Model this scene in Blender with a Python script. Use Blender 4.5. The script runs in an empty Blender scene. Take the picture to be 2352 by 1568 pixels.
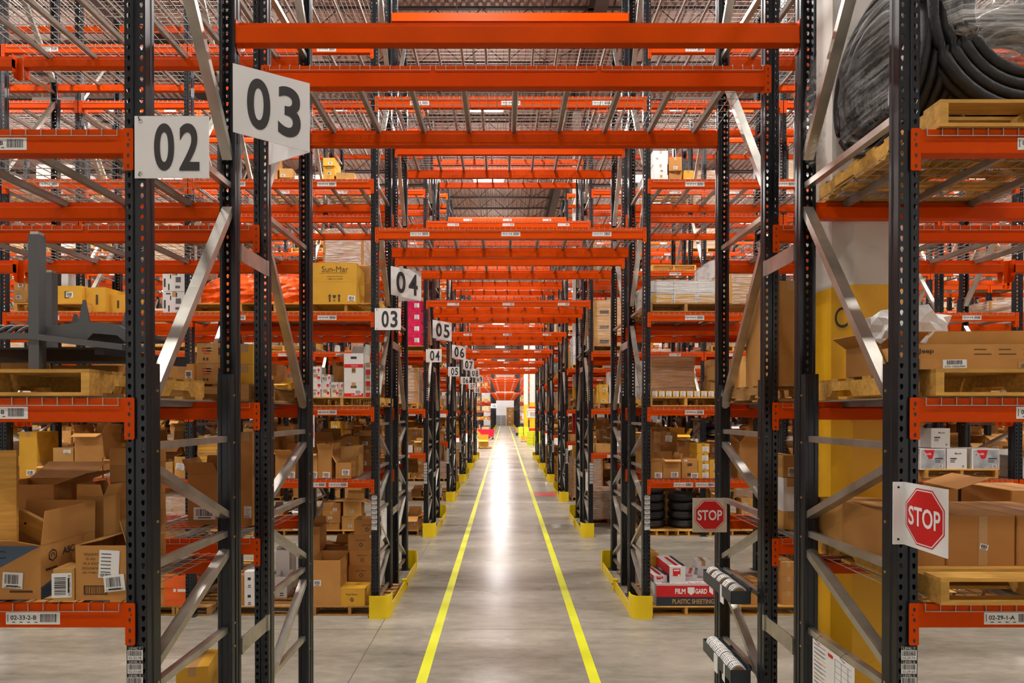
import bpy, math, random
import numpy as np
from mathutils import Vector, Matrix

SC = bpy.context.scene
COL = SC.collection
R = math.radians

# ------------------------------------------------------------------ camera
F = 1428.0            # focal length in pixels of a 2352 px wide frame
CAMZ = 2.8
TILT = 0.35
cam_d = bpy.data.cameras.new('camera')
cam_d.sensor_width = 36.0
cam_d.lens = F * 36.0 / 2352.0
cam_d.shift_x = (1176 - 1159) / 2352.0
cam_d.shift_y = (946 + F * math.tan(R(TILT)) - 784) / 2352.0
cam_d.clip_start = 0.05
cam_d.clip_end = 400
cam = bpy.data.objects.new('camera', cam_d)
cam.location = (0, 0, CAMZ)
cam.rotation_euler = (R(90 - TILT), 0, 0)
COL.objects.link(cam)
SC.camera = cam

# ------------------------------------------------------------------ world, exposure
w = bpy.data.worlds.new('world')
SC.world = w
w.use_nodes = True
w.node_tree.nodes['Background'].inputs[0].default_value = (1.0, 0.96, 0.92, 1)
w.node_tree.nodes['Background'].inputs[1].default_value = 0.6
SC.view_settings.view_transform = 'Standard'
SC.view_settings.look = 'None'
SC.view_settings.exposure = 0.0
SC.view_settings.gamma = 1.0
SC.view_settings.use_curve_mapping = False
cy = SC.cycles
cy.max_bounces = 5
cy.diffuse_bounces = 3
cy.glossy_bounces = 2
cy.transmission_bounces = 2
cy.transparent_max_bounces = 8
cy.caustics_reflective = False
cy.caustics_refractive = False
cy.use_light_tree = True
cy.use_adaptive_sampling = True
cy.adaptive_threshold = 0.08
cy.adaptive_min_samples = 12
cy.sample_clamp_indirect = 6.0

# rack grid: rows of double racks run left to right, the aisle of the camera cuts through them
PITCH = 5.495
Y0 = 2.99
DEPTH = 1.067
FLUE = 0.468
XL, XR = -1.772, 1.94         # upright centres either side of the tunnel
BAY = 2.54
PW = 0.10
LV = [1.876, 2.866, 4.155, 5.97, 7.80, 9.63]
TLV = [5.31, 7.09, 8.89]
ROWS = [1, 2, 3, 4, 5, 6, 7]
FAR_ROWS = list(range(15, 24))
NB = {1: 2, 2: 3, 3: 5, 4: 6, 5: 8, 6: 10, 7: 12}
ROOM_X = 36.0
WALL_Y = 133.0
CEIL = 13.6
def rowy(k): return Y0 + (k - 1) * PITCH
def px(x, y, z):                 # world point to photograph pixel
    t = R(TILT)
    d = y * math.cos(t) - (z - CAMZ) * math.sin(t)
    v = (z - CAMZ) * math.cos(t) + y * math.sin(t)
    return 1159 + F * x / d, 946 + F * math.tan(t) - F * v / d
def area(x0, x1, y, z0, z1):     # rough share of the frame a thing takes
    a, b = px(x0, y, z1), px(x1, y, z0)
    u0, u1 = max(0, min(a[0], b[0])), min(2352, max(a[0], b[0]))
    v0, v1 = max(0, a[1]), min(1568, b[1])
    return max(0, u1 - u0) * max(0, v1 - v0)

# ------------------------------------------------------------------ lamps (high-bay fixtures over every aisle)
LAMP_X = [-31.1, -25.0, -18.9, -12.8, -6.7, -0.6, 5.5, 11.6, 17.7, 23.8, 29.9]
LAMP_Z = 11.62
LAMP_Y = [Y0 - 2.8] + [rowy(k) + 3.95 for k in range(1, 24)]
def lamp_light(x, y, power):
    d = bpy.data.lights.new('lamp_light', 'AREA')
    d.shape = 'RECTANGLE'; d.size = 0.75; d.size_y = 0.32
    d.energy = power
    d.color = (1.0, 0.965, 0.92)
    o = bpy.data.objects.new('lamp_light', d)
    o.location = (x, y, LAMP_Z - 0.16)
    COL.objects.link(o)
    d2 = bpy.data.lights.new('fill_uplight', 'AREA')  # added fill for ceiling and ambient light; the fixture has no upward lens
    d2.shape = 'RECTANGLE'; d2.size = 1.1; d2.size_y = 0.3
    d2.energy = power * 0.07
    d2.color = (1.0, 0.95, 0.91)
    o2 = bpy.data.objects.new('fill_uplight', d2)
    o2.location = (x, y, LAMP_Z + 0.16)
    o2.rotation_euler = (math.pi, 0, 0)
    COL.objects.link(o2)
    return o, o2

# ------------------------------------------------------------------ materials
def new_mat(name):
    m = bpy.data.materials.new(name); m.use_nodes = True
    return m, m.node_tree.nodes, m.node_tree.links, m.node_tree.nodes['Principled BSDF']
def mat(name, col, rough=0.5, metal=0.0, var=0.0, scale=8.0, bump=0.0, objvar=0.0, emit=0.0, spec=0.5, stretch=None):
    m, n, l, b = new_mat(name)
    b.inputs['Base Color'].default_value = (*col, 1)
    b.inputs['Roughness'].default_value = rough
    b.inputs['Metallic'].default_value = metal
    b.inputs['Specular IOR Level'].default_value = spec
    if emit:
        b.inputs['Emission Color'].default_value = (*col, 1)
        b.inputs['Emission Strength'].default_value = emit
    if var or bump or objvar:
        last = None
        if var or bump:
            tc = n.new('ShaderNodeTexCoord')
            nz = n.new('ShaderNodeTexNoise'); nz.inputs['Scale'].default_value = scale; nz.inputs['Detail'].default_value = 3
            if stretch:
                mp = n.new('ShaderNodeMapping'); mp.inputs['Scale'].default_value = stretch
                l.new(tc.outputs['Object'], mp.inputs[0]); l.new(mp.outputs[0], nz.inputs['Vector'])
            else:
                l.new(tc.outputs['Object'], nz.inputs['Vector'])
        if var:
            mr = n.new('ShaderNodeMapRange')
            mr.inputs[1].default_value = 0.3; mr.inputs[2].default_value = 0.7
            mr.inputs[3].default_value = 1 - var; mr.inputs[4].default_value = 1 + var
            l.new(nz.outputs['Fac'], mr.inputs[0]); last = mr.outputs[0]
        if objvar:
            oi = n.new('ShaderNodeObjectInfo')
            m2 = n.new('ShaderNodeMapRange')
            m2.inputs[3].default_value = 1 - objvar; m2.inputs[4].default_value = 1 + objvar
            l.new(oi.outputs['Random'], m2.inputs[0])
            if last:
                mu = n.new('ShaderNodeMath'); mu.operation = 'MULTIPLY'
                l.new(last, mu.inputs[0]); l.new(m2.outputs[0], mu.inputs[1]); last = mu.outputs[0]
            else: last = m2.outputs[0]
        if last:
            hs = n.new('ShaderNodeHueSaturation'); hs.inputs['Color'].default_value = (*col, 1)
            l.new(last, hs.inputs['Value']); l.new(hs.outputs[0], b.inputs['Base Color'])
        if bump:
            bp = n.new('ShaderNodeBump'); bp.inputs['Strength'].default_value = bump; bp.inputs['Distance'].default_value = 0.01
            l.new(nz.outputs['Fac'], bp.inputs['Height']); l.new(bp.outputs[0], b.inputs['Normal'])
    return m

M = {}
M['orange'] = mat('orange_paint', (0.64, 0.062, 0.0), 0.36, var=0.05, scale=3, spec=0.09)
M['amber'] = mat('amber_paint', (0.90, 0.26, 0.004), 0.36, var=0.06, scale=3)
M['post'] = mat('charcoal_paint', (0.010, 0.0125, 0.016), 0.28, var=0.1, scale=5)
M['slate'] = mat('slate_paint', (0.040, 0.050, 0.058), 0.38)
M['zinc'] = mat('zinc_steel', (0.50, 0.475, 0.42), 0.33, 0.85, var=0.22, scale=6, stretch=(1, 1, 0.6))
M['wire'] = mat('zinc_wire', (0.46, 0.42, 0.38), 0.45, 0.6)
M['channel'] = mat('deck_channel_steel', (0.30, 0.26, 0.225), 0.5, 0.4, var=0.1)
M['yellow'] = mat('yellow_guard_paint', (0.86, 0.62, 0.003), 0.38, var=0.05, scale=4)
M['line'] = mat('yellow_line_paint', (0.66, 0.66, 0.002), 0.45, var=0.04, scale=3)
M['white'] = mat('white_plastic', (0.78, 0.76, 0.74), 0.45)
M['paper'] = mat('white_paper', (0.80, 0.79, 0.76), 0.6)
M['ink'] = mat('black_ink', (0.030, 0.026, 0.024), 0.6)
M['brownink'] = mat('brown_ink', (0.075, 0.038, 0.012), 0.7)
M['red'] = mat('red_print', (0.62, 0.008, 0.010), 0.4)
M['brass'] = mat('brass_bolt', (0.75, 0.55, 0.22), 0.3, 0.9)
M['rubber'] = mat('black_rubber', (0.010, 0.009, 0.009), 0.45, bump=0.3, scale=60)
M['wall'] = mat('white_wall_paint', (0.84, 0.83, 0.82), 0.7, var=0.03, scale=0.6)
M['colwhite'] = mat('white_column_paint', (0.62, 0.56, 0.50), 0.5, var=0.05, scale=2)
M['colyellow'] = mat('yellow_column_paint', (0.78, 0.40, 0.003), 0.45, var=0.04, scale=2)
M['joist'] = mat('brown_joist_paint', (0.060, 0.047, 0.042), 0.6)
M['lens'] = mat('lamp_lens', (1.0, 0.98, 0.95), 0.4, emit=18)
M['grey'] = mat('grey_paint', (0.10, 0.10, 0.10), 0.5)
M['navy'] = mat('navy_print', (0.02, 0.028, 0.045), 0.5)
M['beige'] = mat('beige_panel', (0.60, 0.50, 0.36), 0.5)
M['blue'] = mat('blue_print', (0.055, 0.10, 0.17), 0.5)
M['pink'] = mat('magenta_film', (0.62, 0.008, 0.075), 0.28, var=0.25, scale=14, bump=0.5)
M['orangefilm'] = mat('orange_film', (0.78, 0.085, 0.0), 0.35, var=0.35, scale=12, bump=0.7, spec=0.2)
M['limebox'] = mat('lime_plastic', (0.62, 0.66, 0.01), 0.45)
M['redbin'] = mat('red_plastic', (0.66, 0.006, 0.03), 0.35)
M['dark'] = mat('dark_fabric', (0.02, 0.02, 0.022), 0.7)
M['silver'] = mat('silver_film', (0.42, 0.43, 0.45), 0.25, 0.3, var=0.25, scale=9, bump=0.6)
CARD = [((0.49, 0.235, 0.065)), ((0.43, 0.195, 0.052)), ((0.56, 0.30, 0.088)), ((0.33, 0.15, 0.043))]
for i, c in enumerate(CARD):
    M['card%d' % i] = mat('cardboard_%s' % 'abcd'[i], c, 0.75, var=0.07, scale=5, objvar=0.12, spec=0.2)
M['cardgold'] = mat('golden_cardboard', (0.66, 0.35, 0.035), 0.7, var=0.05, scale=4, spec=0.2)
M['whitebox'] = mat('white_cardboard', (0.70, 0.67, 0.64), 0.65, var=0.03, scale=4)
M['tape'] = mat('brown_tape', (0.46, 0.26, 0.10), 0.35)
M['wood0'] = mat('pallet_wood', (0.60, 0.32, 0.07), 0.75, var=0.20, scale=5, stretch=(1.0, 9, 9), objvar=0.16, spec=0.2)
M['wood1'] = mat('pallet_wood_dark', (0.40, 0.21, 0.065), 0.8, var=0.22, scale=5, stretch=(9, 1.0, 9), objvar=0.16, spec=0.2)

def floor_mat():
    m, n, l, b = new_mat('polished_concrete')
    tc = n.new('ShaderNodeTexCoord')
    mp = n.new('ShaderNodeMapping'); mp.inputs['Scale'].default_value = (0.35, 0.9, 1)
    l.new(tc.outputs['Object'], mp.inputs[0])
    a = n.new('ShaderNodeTexNoise'); a.inputs['Scale'].default_value = 0.9; a.inputs['Detail'].default_value = 6; a.inputs['Roughness'].default_value = 0.6
    l.new(mp.outputs[0], a.inputs['Vector'])
    c = n.new('ShaderNodeTexNoise'); c.inputs['Scale'].default_value = 9; c.inputs['Detail'].default_value = 5; c.inputs['Roughness'].default_value = 0.65
    l.new(mp.outputs[0], c.inputs['Vector'])
    r = n.new('ShaderNodeValToRGB')
    r.color_ramp.elements[0].position = 0.32; r.color_ramp.elements[0].color = (0.15, 0.131, 0.100, 1)
    r.color_ramp.elements[1].position = 0.68; r.color_ramp.elements[1].color = (0.40, 0.355, 0.285, 1)
    mx = n.new('ShaderNodeMath'); mx.operation = 'MULTIPLY_ADD'; mx.inputs[1].default_value = 0.35; mx.inputs[2].default_value = 0.0
    l.new(c.outputs['Fac'], mx.inputs[0])
    ad = n.new('ShaderNodeMath'); ad.operation = 'MULTIPLY_ADD'; ad.inputs[1].default_value = 0.65
    l.new(a.outputs['Fac'], ad.inputs[0]); l.new(mx.outputs[0], ad.inputs[2])
    l.new(ad.outputs[0], r.inputs[0]); l.new(r.outputs[0], b.inputs['Base Color'])
    rr = n.new('ShaderNodeMapRange'); rr.inputs[3].default_value = 0.19; rr.inputs[4].default_value = 0.33; b.inputs['Specular IOR Level'].default_value = 0.17
    l.new(a.outputs['Fac'], rr.inputs[0]); l.new(rr.outputs[0], b.inputs['Roughness'])
    bp = n.new('ShaderNodeBump'); bp.inputs['Strength'].default_value = 0.06; bp.inputs['Distance'].default_value = 0.01
    l.new(c.outputs['Fac'], bp.inputs['Height']); l.new(bp.outputs[0], b.inputs['Normal'])
    return m
M['floor'] = floor_mat()

def deck_mat():
    m, n, l, b = new_mat('ribbed_roof_deck')
    b.inputs['Base Color'].default_value = (0.42, 0.325, 0.285, 1)
    b.inputs['Roughness'].default_value = 0.6
    return m
M['deck'] = deck_mat()

def film_mat(name, tint, amount):
    # stretch wrap: a clear sheet with milky streaks and sharp glints
    m, n, l, b = new_mat(name)
    out = n['Material Output']
    b.inputs['Base Color'].default_value = (*tint, 1)
    b.inputs['Roughness'].default_value = 0.22
    tc = n.new('ShaderNodeTexCoord')
    mp = n.new('ShaderNodeMapping'); mp.inputs['Scale'].default_value = (1.2, 1.2, 16); mp.inputs['Rotation'].default_value = (0.10, 0.22, 0)
    l.new(tc.outputs['Object'], mp.inputs[0])
    nz = n.new('ShaderNodeTexNoise'); nz.inputs['Scale'].default_value = 3.0; nz.inputs['Detail'].default_value = 4
    l.new(mp.outputs[0], nz.inputs['Vector'])
    mr = n.new('ShaderNodeMapRange'); mr.inputs[1].default_value = 0.42; mr.inputs[2].default_value = 0.72
    mr.inputs[3].default_value = amount * 0.35; mr.inputs[4].default_value = min(1, amount * 1.6)
    l.new(nz.outputs['Fac'], mr.inputs[0])
    bp = n.new('ShaderNodeBump'); bp.inputs['Strength'].default_value = 0.9; bp.inputs['Distance'].default_value = 0.03
    l.new(nz.outputs['Fac'], bp.inputs['Height']); l.new(bp.outputs[0], b.inputs['Normal'])
    tr = n.new('ShaderNodeBsdfTransparent')
    mi = n.new('ShaderNodeMixShader')
    l.new(mr.outputs[0], mi.inputs[0]); l.new(tr.outputs[0], mi.inputs[1]); l.new(b.outputs[0], mi.inputs[2])
    l.new(mi.outputs[0], out.inputs['Surface'])
    return m
M['film'] = film_mat('clear_stretch_film', (0.80, 0.78, 0.76), 0.42)
M['filmthin'] = film_mat('thin_stretch_film', (0.80, 0.78, 0.76), 0.22)

# ------------------------------------------------------------------ mesh builder
class MB:
    def __init__(s): s.v = []; s.f = []; s.m = []; s.mats = []
    def mi(s, key):
        if key not in s.mats: s.mats.append(key)
        return s.mats.index(key)
    def add(s, vs, fs, key, mt=None):
        o = len(s.v); i = s.mi(key)
        if mt is not None: vs = [tuple(mt @ Vector(p)) for p in vs]
        s.v.extend(vs)
        s.f.extend([tuple(a + o for a in f) for f in fs]); s.m.extend([i] * len(fs))
    def box(s, x0, x1, y0, y1, z0, z1, key, mt=None):
        vs = [(x0,y0,z0),(x1,y0,z0),(x1,y1,z0),(x0,y1,z0),(x0,y0,z1),(x1,y0,z1),(x1,y1,z1),(x0,y1,z1)]
        s.add(vs, [(0,3,2,1),(4,5,6,7),(0,1,5,4),(1,2,6,5),(2,3,7,6),(3,0,4,7)], key, mt)
    def quad(s, a, b, c, d, key, mt=None): s.add([a, b, c, d], [(0, 1, 2, 3)], key, mt)
    def rect(s, x0, x1, z0, z1, y, key, mt=None):   # faces -y
        s.add([(x0,y,z0),(x1,y,z0),(x1,y,z1),(x0,y,z1)], [(0,1,2,3)], key, mt)
    def prism(s, pts, h0, h1, key, axis='x', mt=None):   # closed outline swept along an axis
        n = len(pts)
        def P(p, h):
            return {'x': (h, p[0], p[1]), 'y': (p[0], h, p[1]), 'z': (p[0], p[1], h)}[axis]
        vs = [P(p, h0) for p in pts] + [P(p, h1) for p in pts]
        fs = [tuple(range(n))[::-1], tuple(range(n, 2*n))] + [(i, (i+1) % n, n+(i+1) % n, n+i) for i in range(n)]
        s.add(vs, fs, key, mt)
    def tube(s, pts, r, key, sides=4, mt=None, closed=False):
        pts = [Vector(p) for p in pts]; n = len(pts); vs = []; fs = []
        for i, p in enumerate(pts):
            a = pts[i-1] if (i > 0 or closed) else p
            b = pts[(i+1) % n] if (i < n-1 or closed) else p
            t = (b - a).normalized()
            up = Vector((0,0,1)) if abs(t.z) < 0.9 else Vector((0,1,0))
            u = t.cross(up).normalized(); w_ = u.cross(t).normalized()
            rr = r[i] if isinstance(r, (list, tuple)) else r
            for k in range(sides):
                q = 2*math.pi*(k+0.5)/sides
                vs.append(tuple(p + u*math.cos(q)*rr + w_*math.sin(q)*rr))
        m = n if closed else n-1
        for i in range(m):
            j = (i+1) % n
            for k in range(sides):
                k2 = (k+1) % sides
                fs.append((i*sides+k, i*sides+k2, j*sides+k2, j*sides+k))
        if not closed:
            fs.append(tuple(range(sides))[::-1]); fs.append(tuple((n-1)*sides+k for k in range(sides)))
        s.add(vs, fs, key, mt)
    def lathe(s, prof, key, sides=24, mt=None):     # profile (r, z) round z
        n = len(prof); vs = []; fs = []
        for k in range(sides):
            q = 2*math.pi*k/sides
            vs += [(r*math.cos(q), r*math.sin(q), z) for r, z in prof]
        for k in range(sides):
            k2 = (k+1) % sides
            for i in range(n-1): fs.append((k*n+i, k2*n+i, k2*n+i+1, k*n+i+1))
        s.add(vs, fs, key, mt)
    def mesh(s, name):
        me = bpy.data.meshes.new(name)
        me.from_pydata(s.v, [], s.f)
        for k in s.mats: me.materials.append(M[k])
        if len(s.mats) > 1: me.polygons.foreach_set('material_index', s.m)
        me.update()
        return me
    def build(s, name, parent=None, loc=(0,0,0), rot=(0,0,0), smooth=False):
        me = s.mesh(name)
        if smooth: me.polygons.foreach_set('use_smooth', [True]*len(me.polygons))
        return put(name, me, parent, loc, rot)
def put(name, data, parent=None, loc=(0,0,0), rot=(0,0,0)):
    o = bpy.data.objects.new(name, data); COL.objects.link(o)
    o.location = loc; o.rotation_euler = rot
    if parent: o.parent = parent
    return o
def tag(o, label, cat, group=None, kind=None):
    o['label'] = label; o['category'] = cat
    if group: o['group'] = group
    if kind: o['kind'] = kind
    return o
def struct(o): o['kind'] = 'structure'; return o
def copy_tree(o, parent=None):
    c = o.copy(); COL.objects.link(c)
    if parent: c.parent = parent
    for ch in o.children: copy_tree(ch, c)
    return c
def T(x=0, y=0, z=0, rz=0, rx=0, ry=0):
    return Matrix.Translation((x, y, z)) @ Matrix.Rotation(rz, 4, 'Z') @ Matrix.Rotation(ry, 4, 'Y') @ Matrix.Rotation(rx, 4, 'X')
ORD = ['zeroth', 'first', 'second', 'third', 'fourth', 'fifth', 'sixth', 'seventh', 'eighth', 'ninth', 'tenth', 'eleventh', 'twelfth', 'thirteenth', 'fourteenth', 'fifteenth', 'sixteenth', 'seventeenth', 'eighteenth', 'nineteenth', 'twentieth', 'twenty-first', 'twenty-second', 'twenty-third']

# text as flat geometry standing in the xz plane and facing -y, centred on its own box
_tc = {}
def text_geo(t, bold=0.0):
    k = (t, bold)
    if k not in _tc:
        cu = bpy.data.curves.new('t', 'FONT'); cu.body = t; cu.size = 1.0; cu.resolution_u = 3 if len(t) > 2 else 10; cu.offset = bold
        cu.fill_mode = 'FRONT'
        o = bpy.data.objects.new('t', cu); COL.objects.link(o)
        dg = bpy.context.evaluated_depsgraph_get()
        me = bpy.data.meshes.new_from_object(o.evaluated_get(dg))
        vs = [(v.co.x, v.co.y) for v in me.vertices]; fs = [tuple(p.vertices) for p in me.polygons]
        bpy.data.objects.remove(o); bpy.data.curves.remove(cu); bpy.data.meshes.remove(me)
        if vs:
            x0, x1 = min(v[0] for v in vs), max(v[0] for v in vs); y0, y1 = min(v[1] for v in vs), max(v[1] for v in vs)
            vs = [((x - (x0+x1)/2) / max(x1-x0, 1e-6), (y - (y0+y1)/2) / max(y1-y0, 1e-6)) for x, y in vs]
        _tc[k] = (vs, fs)
    return _tc[k]
def text(mb, t, cx, cz, wd, ht, key='ink', y=0.0, mt=None, bold=0.0):
    vs, fs = text_geo(t, bold)
    mb.add([(cx + a*wd, y, cz + b*ht) for a, b in vs], fs, key, mt)
def barcode(mb, x0, x1, z0, z1, y, mt=None, seed=1, n=18, key='ink'):
    rg = random.Random(seed); x = x0; w_ = (x1-x0)/n
    while x < x1 - w_:
        a = w_*rg.uniform(0.25, 0.85)
        mb.rect(x, x+a, z0, z1, y, key, mt); x += a + w_*rg.uniform(0.25, 0.75)
def sticker(mb, w_, h_, mt, seed=1, kind='bar'):    # a barcode sticker lying just off a face
    mb.box(-w_/2, w_/2, -0.0012, 0, -h_/2, h_/2, 'paper', mt)
    y = -0.0022
    if kind == 'bar':
        barcode(mb, -w_*0.38, w_*0.38, -h_*0.22, h_*0.36, y, mt, seed, 12)
        mb.rect(-w_*0.3, w_*0.3, -h_*0.40, -h_*0.31, y, 'ink', mt)
    else:
        for i in range(6):
            z = h_*(0.38 - i*0.13)
            mb.rect(-w_*0.4, w_*(0.1 + 0.3*((i*seed) % 3)/2), z-h_*0.03, z, y, 'ink', mt)
        barcode(mb, -w_*0.4, w_*0.2, -h_*0.46, -h_*0.34, y, mt, seed, 10)

# ------------------------------------------------------------------ shell
mb = MB(); mb.box(-ROOM_X, ROOM_X, -9, WALL_Y, -0.2, 0, 'floor'); struct(mb.build('floor'))
mb = MB()
x = -ROOM_X; pts = []
while x < ROOM_X:
    pts += [(x, CEIL), (x+0.09, CEIL), (x+0.115, CEIL+0.055), (x+0.195, CEIL+0.055)]; x += 0.22
vs = [(a, -9, b) for a, b in pts] + [(a, WALL_Y, b) for a, b in pts]; n = len(pts)
mb.add(vs, [(i, i+1, n+i+1, n+i) for i in range(n-1)], 'deck')
mb.box(-ROOM_X, ROOM_X, -9, WALL_Y, CEIL+0.12, CEIL+0.3, 'deck')
struct(mb.build('ceiling'))
for nm, b in (('wall_back', (-ROOM_X, ROOM_X, WALL_Y, WALL_Y+0.3)), ('wall_front', (-ROOM_X, ROOM_X, -9.3, -9)),
              ('wall_left', (-ROOM_X-0.3, -ROOM_X, -9.3, WALL_Y+0.3)), ('wall_right', (ROOM_X, ROOM_X+0.3, -9.3, WALL_Y+0.3))):
    mb = MB(); mb.box(*b, 0, CEIL+0.3, 'wall'); struct(mb.build(nm))

# steel joists across the roof, girders along the column lines, bridging rods
jm = MB(); zt, zb = CEIL-0.05, CEIL-0.66
for gx0, gx1 in ((-ROOM_X, -22.2), (-22.2, -9.9), (-9.9, 2.38), (2.38, 14.66), (14.66, 26.9), (26.9, ROOM_X)):
    jm.box(gx0, gx1, -0.05, 0.05, zt-0.06, zt, 'joist')
    jm.box(gx0+1.1, gx1-1.1, -0.045, 0.045, zb, zb+0.06, 'joist')
    nn = max(2, round((gx1-gx0-2.2)/1.25)); st = (gx1-gx0-2.2)/nn
    for i in range(nn):
        a = gx0+1.1+i*st
        jm.tube([(a, 0, zb+0.03), (a+st/2, 0, zt-0.03)], 0.014, 'joist'); jm.tube([(a+st/2, 0, zt-0.03), (a+st, 0, zb+0.03)], 0.014, 'joist')
    jm.tube([(gx0+0.1, 0, zt-0.03), (gx0+1.1, 0, zb+0.03)], 0.014, 'joist'); jm.tube([(gx1-0.1, 0, zt-0.03), (gx1-1.1, 0, zb+0.03)], 0.014, 'joist')
jme = jm.mesh('roof_joist')
ti = 1; y = 2.0
while y < WALL_Y:
    struct(put('trim_%d' % ti, jme, loc=(0, y, 0))); ti += 1; y += 1.62 if y < 60 else 3.24
for gx in (-22.2, -9.9, 2.38, 14.66, 26.9):
    g = MB(); g.box(gx-0.16, gx+0.16, -9, WALL_Y, CEIL-0.11, CEIL-0.08, 'joist'); g.box(gx-0.16, gx+0.16, -9, WALL_Y, CEIL-0.86, CEIL-0.83, 'joist')
    g.box(gx-0.012, gx+0.012, -9, WALL_Y, CEIL-0.84, CEIL-0.1, 'joist')
    struct(g.build('trim_%d' % ti)); ti += 1
g = MB()
for bx in (-7.8, -5.6, -3.4, -1.2, 1.0, 4.6, 6.8, 9.0, 11.2):
    g.tube([(bx, -9, zb+0.02), (bx, WALL_Y, zb+0.02)], 0.018, 'joist'); g.tube([(bx+0.25, -9, zt-0.02), (bx+0.25, WALL_Y, zt-0.02)], 0.018, 'joist')
struct(g.build('trim_%d' % ti)); ti += 1

# painted columns in the flue of every third row
def column(y, n):
    c = MB(); h = 0.25; q = 0.10
    oc = [(-h+q, -h), (h-q, -h), (h, -h+q), (h, h-q), (h-q, h), (-h+q, h), (-h, h-q), (-h, -h+q)]
    c.prism(oc, 3.63, CEIL-0.8, 'colwhite', 'z')
    h2 = h+0.004
    oc2 = [(a*h2/h, b*h2/h) for a, b in oc]
    c.prism(oc2, 0, 3.63, 'colyellow', 'z')
    o = c.build('building_column', loc=(2.41, y, 0))
    return o
for i, (y, lab) in enumerate(((Y0+DEPTH+FLUE/2-0.02, 'white building column with yellow lower wrap behind the nearest right rack upright'),
                              (Y0+DEPTH+FLUE/2+3*PITCH, 'slim white column with yellow and red bands, standing in the fourth rack row'),
                              (53.7, 'white column with yellow foot and red band beyond the last near rack, right one'),
                              (70.2, 'white column with tall yellow foot in the open floor, left of two'))):
    o = column(y, i)
    if i == 0:
        o.scale = (0.94, 0.88, 1)
        t = MB(); text(t, 'C', 0, 0, 0.085, 0.135, 'ink'); t.build('letter', o, (-0.215, -0.215, 3.42), (0, 0, -R(45)))
    if i == 1:
        o.scale = (0.55, 0.55, 1)
        t = MB(); t.box(-0.256, 0.256, -0.256, 0.256, 1.75, 2.95, 'red'); t.build('red_band', o)
    if i == 2:
        t = MB(); t.box(-0.256, 0.256, -0.256, 0.256, 2.75, 3.25, 'red'); t.box(-0.256, 0.256, -0.256, 0.256, 1.2, 1.4, 'red'); t.build('red_band', o)
    tag(o, lab, 'column')

# floor lines
def floor_line(x, label):
    m_ = MB(); m_.box(x-0.056, x+0.056, -2, WALL_Y-8, 0.0, 0.0015, 'line'); tag(m_.build('floor_line'), label, 'floor marking')
floor_line(-0.864, 'long yellow painted line along the left side of the walkway')
floor_line(0.941, 'long yellow painted line along the right side of the walkway')
m_ = MB(); m_.box(1.02, 1.72, rowy(4)+1.25, rowy(4)+2.10, 0, 0.0015, 'red'); tag(m_.build('floor_line'), 'short red painted bar on the floor right of the walkway', 'floor marking')
m_ = MB()
for a in (-1.62, ): m_.box(a-0.005, a+0.005, -2, 60, 0, 0.0008, 'grey')
for yy in (8.0, 19.0, 30.0, 41.0): m_.box(-12, 12, yy-0.003, yy+0.003, 0, 0.0008, 'grey')
struct(m_.build('trim_%d' % ti)); ti += 1

# ceiling lamps
lamp_me = MB(); lamp_me.box(-0.62, 0.62, -0.22, 0.22, 0.0, 0.12, 'white'); hm = lamp_me.mesh('housing')
lm = MB(); lm.prism([(-0.21, 0.0), (-0.19, -0.10), (-0.10, -0.145), (0.10, -0.145), (0.19, -0.10), (0.21, 0.0)], -0.56, 0.56, 'lens', 'x'); lens_me = lm.mesh('lens')
wire_me = []
for sx in (-0.5, 0.5):
    wm = MB(); wm.tube([(sx, 0, 0.12), (sx, 0, CEIL-LAMP_Z-0.05)], 0.006, 'joist'); wire_me.append(wm.mesh('hanger'))
lamps = []
for j, ly in enumerate(LAMP_Y):
    for lx in LAMP_X:
        if abs(lx) > 19 and not 22 < ly < 48: continue
        if ly > 42 and abs(lx) > 13 and not (ly < 48 and abs(lx) > 19): continue
        if ly > 82 and abs(lx) > 7: continue
        lamps.append((lx, ly, j))
for lx, ly, j in lamps:
    lamp_light(lx, ly, 365 if ly > 1 else 170)
    u, v = px(lx, ly, LAMP_Z)
    e = put('ceiling_lamp', None, loc=(lx, ly, LAMP_Z))
    put('housing', hm, e); put('lens', lens_me, e); [put('hanger', q_, e) for q_ in wire_me]
    col_ = LAMP_X.index(lx) - 2
    side = ('over the camera aisle' if col_ == 3 else '%s lamp column %s of it' % (ORD[abs(col_-3)], 'left' if col_ < 3 else 'right'))
    tag(e, 'bright white high-bay ceiling lamp, %s lamp row, %s' % (ORD[j+1] if j+1 < len(ORD) else 'last', side), 'lamp', 'high-bay lamps under the roof')

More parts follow.
